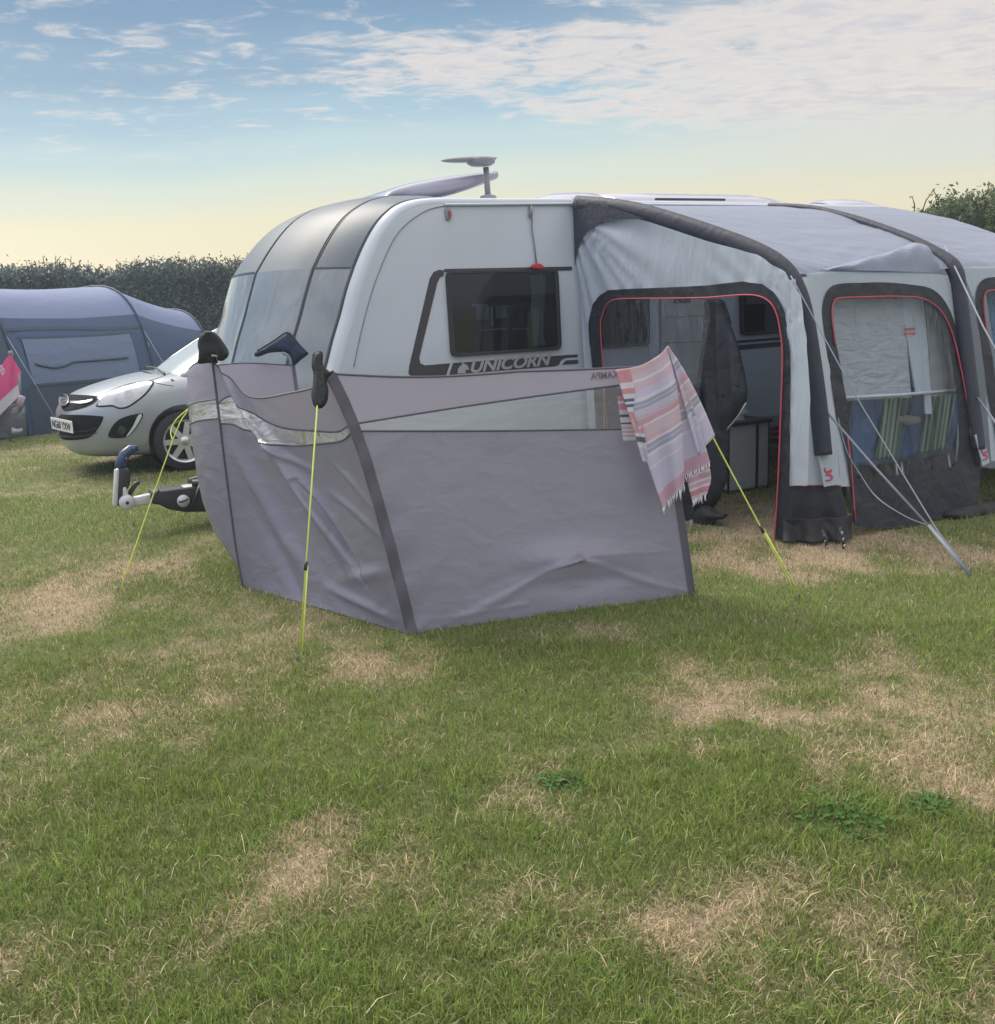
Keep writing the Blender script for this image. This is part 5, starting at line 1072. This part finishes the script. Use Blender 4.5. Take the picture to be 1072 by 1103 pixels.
def towel_patch(name, fn, nu, nv, material, lo=0.0, hi=1.0):
    m = MB(); m.grid(fn, nu, nv); o = m.obj(name, material, bt, weld=False, recalc=False)
    a = o.data.attributes.new('along', 'FLOAT', 'POINT'); a.data.foreach_set('value', [lo + (hi - lo) * (k % (nv + 1)) / nv for k in range((nu + 1) * (nv + 1))])
    s = o.modifiers.new('solid', 'SOLIDIFY'); s.thickness = .004; return o
def pxcurve(pts, Ys):
    return smooth_path([at(u, v, y) for (u, v), y in zip(pts, Ys)], 10)
def loft(c0, c1):
    n = 60; c0 = resample(c0, n, False); c1 = resample(c1, n, False)
    def g(i, j): k = j * (n - 1); a = min(int(k), n - 2); return c0[a].lerp(c0[a + 1], k - a).lerp(c1[a].lerp(c1[a + 1], k - a), i)
    return g
def folded(g, top, amp, waves, ph=0.0):
    def h(i, j):
        p = g(i, j)
        if top: k = i * (len(top) - 1); a = min(int(k), len(top) - 2); p = p + (top[a].lerp(top[a + 1], k - a) - g(i, 0)) * (1 - j) ** 2.5
        return p + Vector((0, -1, 0)) * amp * (math.sin(i * waves * 2 * math.pi + ph + j * 1.5) * (.35 + .65 * j) + .7 * mnoise.noise(Vector((i * 3, j * 4, ph))))
    return h
gA = loft(pxcurve([(667, 399), (682, 440), (694, 488), (713, 546)], [5.58, 5.54, 5.52, 5.51]), pxcurve([(722, 380), (731, 425), (736, 475), (738, 520)], [5.60, 5.57, 5.55, 5.54]))
topA_ = smooth_path([at(664, 398, 5.58), at(690, 393.5, 5.59), at(708, 384, 5.60), at(719, 372.5, 5.61)], 10)
towel_patch('front_fold', folded(gA, topA_, .022, 1.5), 44, 70, M_tow)
gE = loft(pxcurve([(663.5, 399), (672, 430), (683, 465), (692, 497)], [5.56, 5.53, 5.51, 5.50]), pxcurve([(678, 397), (687, 432), (694, 466), (699, 499)], [5.565, 5.535, 5.51, 5.505]))
towel_patch('edge_band', folded(gE, None, .006, 1, .5), 10, 50, M_tow4)
gB = loft(pxcurve([(718, 374), (726, 412), (733, 465), (737, 512)], [5.62, 5.60, 5.60, 5.60]), pxcurve([(723, 378), (738, 415), (752, 455), (765, 498)], [5.60, 5.60, 5.58, 5.57]))
towel_patch('rear_fold', folded(gB, None, .010, 1.0, 1.1), 20, 60, M_tow, .08)
gC = loft(pxcurve([(719, 373.5), (727, 400), (738, 440), (752, 490)], [5.60, 5.59, 5.58, 5.56]), pxcurve([(720, 372), (742, 408), (758, 440), (770, 469)], [5.60, 5.60, 5.59, 5.59]))
towel_patch('rope_fold', folded(gC, None, .006, 1.0, 2.0), 14, 50, M_tow, .12, .9)
gD = loft(pxcurve([(740, 508), (741, 522), (745, 538)], [5.63, 5.62, 5.62]), pxcurve([(763, 498), (766, 515), (761, 532)], [5.63, 5.62, 5.62]))
towel_patch('under_fold', folded(gD, None, .012, 1.0, .3), 14, 20, M_tow2)
gF = loft(pxcurve([(665, 427), (668, 450), (671.5, 475)], [5.58, 5.58, 5.58]), pxcurve([(690, 426), (691, 450), (692, 475)], [5.575, 5.57, 5.57]))
towel_patch('back_corner', folded(gF, None, .003, 1, .3), 10, 30, M_tow3)
def tassels(g, n, l):
    fr = MB()
    for k in range(n):
        i = (k + .3) / n; p = g(i, 1.0); q = p + Vector((random.uniform(-.012, .012), random.uniform(-.01, 0), -l * random.uniform(.7, 1.2))); fr.tube([p + ZZ * .006, p.lerp(q, .5) + Vector((random.uniform(-.006, .006), -.004, 0)), q], [.0028, .0045, .0022], 6)
    fr.obj('fringe', MATS.get('fringe_yarn') or mat('fringe_yarn', (.70, .66, .70), .9, weave=.5), bt)
tassels(folded(gA, topA_, .022, 1.5), 13, .05); tassels(folded(gB, None, .010, 1.0, 1.1), 11, .035); tassels(folded(gD, None, .012, 1, .3), 10, .04)
# ---------------------------------------------------------------- silver hatchback
c0 = gp(203, 506); ha = math.radians(29); HX = Vector((-math.cos(ha), -math.sin(ha), 0)); HL = Vector((math.sin(ha), -math.cos(ha), 0))
CO_ = c0 + HX * 1.185 - HL * .86                             # front bumper centre on the ground
CSC = 1.10
cw = lambda x, y, z: CO_ + (HX * x + HL * y + ZZ * z) * CSC
car = thing('parked_car', cw(-2, 0, 0), 'silver five door hatchback parked nose out between the tent and caravan', 'car')
ST = [  # x, half width, z bottom, z sill, z shoulder, z hood centre
    (.03, .34, .34, .44, .57, .60), (.025, .42, .31, .43, .60, .63), (.0, .54, .27, .40, .645, .69), (-.05, .64, .24, .38, .69, .755), (-.13, .715, .22, .36, .735, .815), (-.26, .78, .20, .35, .785, .87), (-.48, .83, .19, .34, .85, .93), (-.75, .855, .18, .33, .905, .985), (-1.0, .865, .18, .33, .94, 1.02), (-1.35, .865, .18, .33, .945, 1.02), (-1.9, .865, .18, .33, .945, 1.0), (-2.6, .865, .18, .33, .965, 1.0), (-3.2, .85, .18, .33, .985, 1.01), (-3.6, .80, .2, .35, .98, 1.0), (-3.85, .70, .26, .4, .93, .95), (-3.96, .55, .34, .45, .8, .82)]
def cring(s):
    x, w, zb, zs, zh, zt = s
    return [(0, zb), (w * .75, zb), (w * .95, zb + .03), (w * 1.0, zs), (w * 1.01, (zs + zh) / 2), (w * .985, zh - .10), (w * .95, zh - .02), (w * .84, zh + (zt - zh) * .45), (w * .5, zh + (zt - zh) * .88), (0, zt)]
m = MB(); rows = []
for s in ST:
    r = cring(s); rows.append([cw(s[0], y, z) for y, z in r] + [cw(s[0], -y, z) for y, z in r[-2:0:-1]])
nr = len(rows[0]); b0 = len(m.v)
for r in rows: m.v += r
for i in range(len(rows) - 1):
    for j in range(nr): m.f.append([i * nr + j, i * nr + (j + 1) % nr, (i + 1) * nr + (j + 1) % nr, (i + 1) * nr + j])
m.f.append(list(range(nr))); m.f.append(list(range((len(rows) - 1) * nr, len(rows) * nr))[::-1])
cb = m.obj('body', M_car, car, sub=3)
bx = MB()
for x in (-1.06, -3.42):
    for sgn in (-1, 1): bx.lathe(cw(x, sgn * .52, .335), HL * sgn, [(0, 0), (.395, 0), (.395, .6), (0, .6)], 40)
cut = bx.obj('wheel_cut', M_dark, car); bm_ = cb.modifiers.new('arch', 'BOOLEAN'); bm_.object = cut; bm_.operation = 'DIFFERENCE'; bm_.solver = 'EXACT'
dg = bpy.context.evaluated_depsgraph_get(); dg.update(); me2 = bpy.data.meshes.new_from_object(cb.evaluated_get(dg)); old = cb.data; cb.modifiers.clear(); cb.data = me2; bpy.data.objects.remove(cut)
for p in me2.polygons: p.use_smooth = True
me2.materials.clear(); me2.materials.append(M_car)
try: me2.set_sharp_from_angle(angle=math.radians(40))
except Exception as ex: print(ex)
car_off = wl(car); bmx = bmesh.new(); bmx.from_mesh(me2); bmx.transform(Matrix.Translation(car_off)); TREE = BVHTree.FromBMesh(bmx); bmx.free()
for x in (-1.06, -3.42):
    for sgn in (-1, 1):
        a = MB(); a.lathe(cw(x, sgn * .50, .335), HL * sgn, [(.0, 0), (.40, 0), (.40, .36)], 40); a.obj('arch_liner', M_black, car)
        wheel(cw(x, sgn * .775, .315), HL * sgn, .345, .21, car, .245, 7, 'wheel')
def on_body(pts, lift=.006, maxlen=.05, depth=None):
    """outline surveyed on the photograph, laid on the real body surface"""
    pts = [tuple(p) for p in pts]
    base = fill([[at(u, v, 10) for u, v in pts]], maxlen=maxlen * .8)
    m = MB(); ok = {}
    lo_ = None
    for i, p in enumerate(base.v):
        d = (p - CC).normalized(); h, n, _, _ = TREE.ray_cast(CC, d)
        ok[i] = (h, n) if h is not None else None
    hits = [v for v in ok.values() if v]
    if not hits: print('no hit', pts[:2]); return m
    for i, p in enumerate(base.v):
        if ok[i]: h, n = ok[i]; m.v.append(h + n * lift)
        else:
            near = min(hits, key=lambda q: ((p - CC).normalized().cross(q[0] - CC)).length); d = (p - CC).normalized(); m.v.append(CC + d * (near[0] - CC).dot(d))
    m.f = base.f; return m
def car_patch(name, px_, material, lift=.006, parent=None, sm=True, thick=None):
    o = on_body(sp2(px_, 4) if sm else px_, lift).obj(name, material, parent or car)
    if thick: s_ = o.modifiers.new('solid', 'SOLIDIFY'); s_.thickness = thick; s_.offset = -1
    return o
M_grill = mat('grille_black', (.014, .016, .019), .9, spec=.1)
hl = car_patch('headlight', [(103.5, 437.5), (109, 430), (118, 423.5), (131, 417), (145, 412.5), (158, 410), (166, 411), (164, 417), (157, 425.5), (147, 433.5), (137, 439.5), (128, 440.5), (121, 438), (110, 438.5)], M_dark, .006, thick=.02)
car_patch('headlight_lens', [(105.5, 436.6), (111, 429.8), (119, 424.4), (131, 418.4), (145, 414), (157, 411.6), (163.8, 412.3), (162, 416.6), (155.5, 424.4), (146, 432), (136.6, 437.8), (128.5, 438.8), (121.4, 436.4), (111, 437)], M_lens, .012, hl)
for u, v, r in ((139, 425, 4.6), (125, 431, 2.8)):
    car_patch('lamp_reflector', [(u + r * math.cos(a), v + r * .82 * math.sin(a)) for a in np.linspace(0, 2 * math.pi, 10)[:-1]], M_pole, .016, hl)
car_patch('upper_grille', [(67.5, 439), (69, 431.5), (73.5, 426.3), (86, 426.6), (100, 427.5), (106, 428.8), (100, 434.5), (90, 439), (77, 442), (70, 442.2)], M_grill, .016)
car_patch('chrome_bar', [(68, 434), (70, 432), (78, 433.2), (90, 433.6), (100, 431.6), (98, 433.6), (89, 435.6), (77, 435.6)], M_chrome, .024)
bdg = car_patch('badge', [(71.8 + 4.8 * math.cos(a), 433.2 + 5.6 * math.sin(a)) for a in np.linspace(0, 2 * math.pi, 14)[:-1]], M_dark, .034)
rp_ = [on_body([(71.8 + 4.8 * math.cos(a), 433.2 + 5.6 * math.sin(a)) for a in np.linspace(0, 2 * math.pi, 25)[:-1]], .040, 9).v]
m = MB(); m.tube(rp_[0] + rp_[0][:1], .007, 6, cap=False); m.obj('badge_ring', M_chrome, bdg)
bz = on_body([(68.5, 432), (73.6, 431.2), (71, 433), (75.4, 434.2), (70, 435.4), (72.4, 433.6)], .040, 9).obj('badge_mark', M_chrome, bdg)
car_patch('lower_grille', [(63.8, 448.4), (74, 447), (92, 447.2), (108, 448.2), (111.5, 449.6), (108, 458), (102, 466.5), (95, 471.8), (80, 474), (68, 473), (64.2, 466)], M_grill, .006)
for v in (463.5, 468.5): car_patch('grille_bar', [(65, v + .3), (80, v + .8), (95, v - .5), (104, v - 3), (103.6, v - 2), (95, v + .8), (80, v + 2.2), (65, v + 1.6)], M_dark, .014)
fg = car_patch('foglight_recess', [(117, 470.5), (119, 462.5), (125, 454.5), (133, 449.6), (145, 446.2), (154, 445.6), (151.5, 453.5), (145, 463), (137.5, 470), (128, 472)], M_grill, .006)
car_patch('foglight', [(131 + 4.4 * math.cos(a), 463.5 + 4.6 * math.sin(a)) for a in np.linspace(0, 2 * math.pi, 10)[:-1]], M_glass, .014, fg)
car_patch('chrome_fin', [(148.6, 447.5), (152.6, 446.6), (149.8, 454), (143.6, 463), (138, 469), (136.4, 469), (143, 459)], M_hitchw, .016, fg)
car_patch('bumper_lip', [(115, 474.6), (122, 475.6), (138, 475), (152, 475.5), (164, 475), (165, 477.4), (150, 478.8), (130, 478.6), (118, 477.4)], MATS['silver_paint'], .014)
Q4 = on_body([(64, 450.2), (85.5, 451.4), (85.2, 464.2), (64.3, 462.4)], .030, 99).v[:4]
pa, pb = (Q4[3] + Q4[0]) / 2, (Q4[2] + Q4[1]) / 2; ax_ = (pb - pa); ax_.z = 0; pw_ = ax_.length; ax_.normalize(); pn = Vector((ax_.y, -ax_.x, 0)); pc = (pa + pb) / 2 + pn * .055
m = MB(); m.box(pc, ax_, -pn, ZZ, pw_ / 2, .006, .068); pl = m.obj('number_plate', M_plate, car, smooth=False, bevel=.004)
t = text_mb('NG60 YXW', pc + pn * .007, ax_, ZZ, .10, .002, offset=.0015); hgt = max(q.z - pc.z for q in t.v)
for q in t.v:
    r = q - (pc + pn * .007); x = r.dot(ax_) / t.w; q += ax_ * ((x - .5) * pw_ * .9 - r.dot(ax_)) + ZZ * (r.z / hgt * .085 - .043 - r.z)
t.obj('plate_lettering', M_black, pl, smooth=False)
# bonnet shut line, cowl and greenhouse
def gline(pts, r, name, material): m = MB(); m.tube(smooth_path([cw(*p) for p in pts], 5), r, 5); return m.obj(name, material, car)
GH = [(.93, -.96, -3.72, .80), (1.10, -1.20, -3.66, .765), (1.28, -1.52, -3.56, .69), (1.40, -1.80, -3.42, .62), (1.455, -2.02, -3.25, .55)]
def ghp(k, a, off=0):
    i = min(int(k), len(GH) - 2); t = k - i; z, xf, xr, w = [GH[i][q] + (GH[i + 1][q] - GH[i][q]) * t for q in range(4)]
    cx_, hx_ = (xf + xr) / 2, (xf - xr) / 2; c, s = math.cos(a), math.sin(a); e = .42
    return cw(cx_ + (hx_ + off) * math.copysign(abs(c) ** e, c), (w + off) * math.copysign(abs(s) ** e, s), z)
m = MB(); m.grid(lambda i, j: ghp(i * (len(GH) - 1.0001), j * 2 * math.pi), 16, 72); m.obj('side_glass', M_glass, car)
m = MB(); m.grid(lambda i, j: ghp(.2 + i * 3.0, (-1 + 2 * j) * .70, .006), 14, 24); m.obj('windscreen', M_wind, car)
m = MB(); m.grid(lambda i, j: ghp(3.0 + i * .999, j * 2 * math.pi, .006), 6, 72); m.poly([ghp(3.999, 2 * math.pi * j / 72, .006) for j in range(72)]); m.obj('car_roof', M_car, car)
for sgn in (-1, 1):
    m = MB(); m.tube([ghp(.05 + k * .3, sgn * .74, .008) for k in range(11)], .045, 8); m.obj('windscreen_pillar', M_car, car)
    m = MB(); m.tube([ghp(.05 + k * .3, sgn * 1.62, .006) for k in range(11)], .03, 8); m.obj('door_pillar', M_dark, car)
    mr_ = MB(); mr_.sphere(cw(-1.45, sgn * .98, 1.02), HX * .07, HL * .12, ZZ * .075, 16, 10); mr_.obj('door_mirror', M_car, car)
gline([(-1.02, -.78, .935), (-.93, -.4, .985), (-.90, 0, 1.005), (-.93, .4, .985), (-1.02, .78, .935)], .016, 'scuttle', M_dark)
m = MB(); m.tube(smooth_path([cw(-.99, .55, 1.0), cw(-.99, .1, 1.045), cw(-1.0, -.45, 1.03)], 5), .012, 5); m.tube(smooth_path([cw(-1.0, -.1, 1.03), cw(-1.0, -.5, 1.04), cw(-1.03, -.72, .985)], 5), .010, 5); m.obj('wiper', M_dark, car)
def shut(pts, name='shut_line'):
    Q = on_body(pts, .001, 99).v if False else []
    for u, v in sp2(pts, 5, False):
        d = ray(u, v).normalized(); h, n, _, _ = TREE.ray_cast(CC, d)
        if h is not None: Q.append(h + n * .001)
    if len(Q) > 2: m = MB(); m.tube(Q, .004, 4); m.obj(name, M_dark, car)
shut([(75, 425), (95, 426), (108, 427), (113, 424), (130, 416), (150, 411), (165, 409), (185, 401), (197, 394)])
shut([(166, 412), (175, 414), (187, 416)])
shut([(110, 449.6), (122, 452), (140, 442), (158, 428), (165, 420)]) if False else None
# ---------------------------------------------------------------- tunnel tent
F1 = gp(30, 470); ta = Vector((.6, .8, 0)); tb = Vector((-.8, .6, 0))
tent = thing('tunnel_tent', F1, 'large blue and lavender tunnel tent pitched behind the silver car', 'tent')
ARCS = [(-3.2, 1.65, 2.36), (0.0, 1.65, 2.36), (2.45, 1.62, 2.32), (4.0, 1.32, 1.86), (4.3, 1.15, 1.40)]
def tarc(k, s):
    """point on the tunnel: k along the arcs, s 0 near foot .. 1 ridge .. 2 far foot"""
    k = max(0, min(len(ARCS) - 1.0001, k)); i = int(k); t = k - i; a, w, h = [ARCS[i][q] + (ARCS[i + 1][q] - ARCS[i][q]) * t for q in range(3)]
    th = math.pi * s / 2; c, s_ = math.cos(th), math.sin(th); e = .72
    yy = 1.65 - w * math.copysign(abs(c) ** e, c); zz = h * abs(s_) ** .80
    sg = math.sin(math.pi * t) if i < 3 else 0
    return F1 + ta * a + tb * (yy + .0) + ZZ * (zz - .05 * sg * math.sin(th))
def tp_(name, k0, k1, s0, s1, material, off=0.0, nk=40, ns=24, w=.012):
    def fn(i, j):
        k, s = k0 + (k1 - k0) * i, s0 + (s1 - s0) * j; p = tarc(k, s); q = Vector((0, 0, 1)) * math.sin(math.pi * s / 2) - tb * math.cos(math.pi * s / 2)
        return p + q * (off + w * mnoise.noise(Vector((k * 2.5, s * 5, off * 50))))
    m = MB(); m.grid(fn, nk, ns); return m.obj(name, material, tent)
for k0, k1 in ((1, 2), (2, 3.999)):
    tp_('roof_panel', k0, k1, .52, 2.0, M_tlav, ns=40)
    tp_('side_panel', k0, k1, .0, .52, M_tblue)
tp_('front_roof_panel', 0, 1, .40, 2.0, M_tdark, ns=40); tp_('front_side_panel', 0, 1, 0, .40, M_tdark)
tp_('lower_skirt', 1.04, 1.97, 0.0, .155, M_tdark, .012); wd = tp_('window_blind', 1.09, 1.88, .165, .385, M_tgrey, .018)
for k0, k1, s0, s1 in ((1.07, 1.90, .385, .395), (1.07, 1.90, .155, .165)): tp_('blind_edge', k0, k1, s0, s1, M_tdark, .025, 20, 2)
m = MB(); m.grid(lambda i, j: tarc(1.13 + .68 * i, .262 - .022 * math.sin(math.pi * min(1, i * 2.5)) * (i < .4) - .012 * j) - tb * (.03 + .02 * math.sin(j * 3)), 30, 4); m.obj('blind_fold', M_tdark, wd)
m = MB(); m.grid(lambda i, j: tarc(1.01 + .98 * i, .43 + .02 * j + .012 * math.sin(i * 5)) - tb * .012, 30, 3); m.obj('roof_seam', M_tdark, tent)
for k in (1, 2, 3, 3.8): m = MB(); m.tube([tarc(k, s / 12) + ZZ * .01 - tb * .01 for s in range(25)], .022, 8); m.obj('tent_pole', M_tdark, tent)
for k in (1.0, 2.0):
    m = MB(); q = tarc(k, .40); m.tube([q - tb * .03, F1 + ta * ARCS[int(k)][0] + ta * .3 - tb * .55 + ZZ * .02], .008, 5); m.tube([q, tarc(k, .30) - tb * .03], .018, 6); m.obj('tent_guy', M_grope, tent)
m = MB(); P = [at(u, v, F1.y - .45) for u, v in [(-14, 452), (9, 442), (26, 433), (28, 450), (29, 470), (-14, 472)]]; m.poly(P); m.obj('clear_flap', film_mat('tent_film', haze=.45, hazecol=(.30, .36, .40, 1), gl=.15, cs=5, cstr=.8), tent, solid=.01)
m = MB(); m.tube([at(4, 443.5, F1.y - .5), at(23.5, 431.5, F1.y - .5)], .012, 6); m.obj('flap_edge', M_grope, tent)
m = inflate(resample([at(u, v, F1.y - .55) for u, v in sp2([(10, 465), (13, 460.5), (18, 462), (24, 461.5), (23, 466), (15, 467.5)], 3)], 30), Vector((0, -1, 0)), .04, .04, .03); m.obj('flap_bundle', M_pale, tent)
m = MB(); m.tube([at(20, 438, F1.y - .5), at(24, 427, F1.y - .5)], .05, 8); m.obj('flap_toggle', M_pale, tent)
# pink cloth banner on a pole
YB_ = F1.y - 1.1; bn = thing('pink_windbreak', at(11, 470, YB_), 'bright pink cloth banner with pale lower edge hung before the tent', 'banner')
def bp_(u, v): return at(u, v, YB_ + .002 * (u - 10) ** 2 * .2)
def quadpatch(a, b, c, d, o, w=.02):
    return lambda i, j: a.lerp(b, i).lerp(d.lerp(c, i), j) + Vector((0, -1, 0)) * (w * mnoise.noise(Vector((i * 3 + o, j * 3, o))))
m = MB(); m.grid(quadpatch(bp_(11, 380.5), bp_(23, 401), bp_(22.6, 411), bp_(-30, 459), 1), 20, 20); m.grid(quadpatch(bp_(11, 380.5), bp_(-30, 459), bp_(-60, 470), bp_(-22, 428), 2), 20, 20); m.obj('cloth', M_pink, bn)
m = MB(); m.grid(quadpatch(bp_(22.6, 411), bp_(22.2, 425), bp_(-30, 477), bp_(-30, 459), 3, .012), 20, 10); m.obj('pale_edge', M_pale, bn)
m = MB(); m.tube([bp_(11, 378), bp_(11.5, 382)], .03, 8); m.tube([bp_(20, 403), bp_(22.5, 424)], .018, 6); m.tube([bp_(11, 381) + Vector((0, .05, 0)), gp(11, 476)], .014, 6); m.obj('pole', M_grope, bn)
o0 = at(2.4, 405.5, YB_ - .06); t = text_mb('B', o0, (at(8.5, 394, YB_ - .06) - o0), (at(-1, 398, YB_ - .06) - o0), .17, .003, offset=.004); t.obj('white_lettering', M_pale, bn, smooth=False)
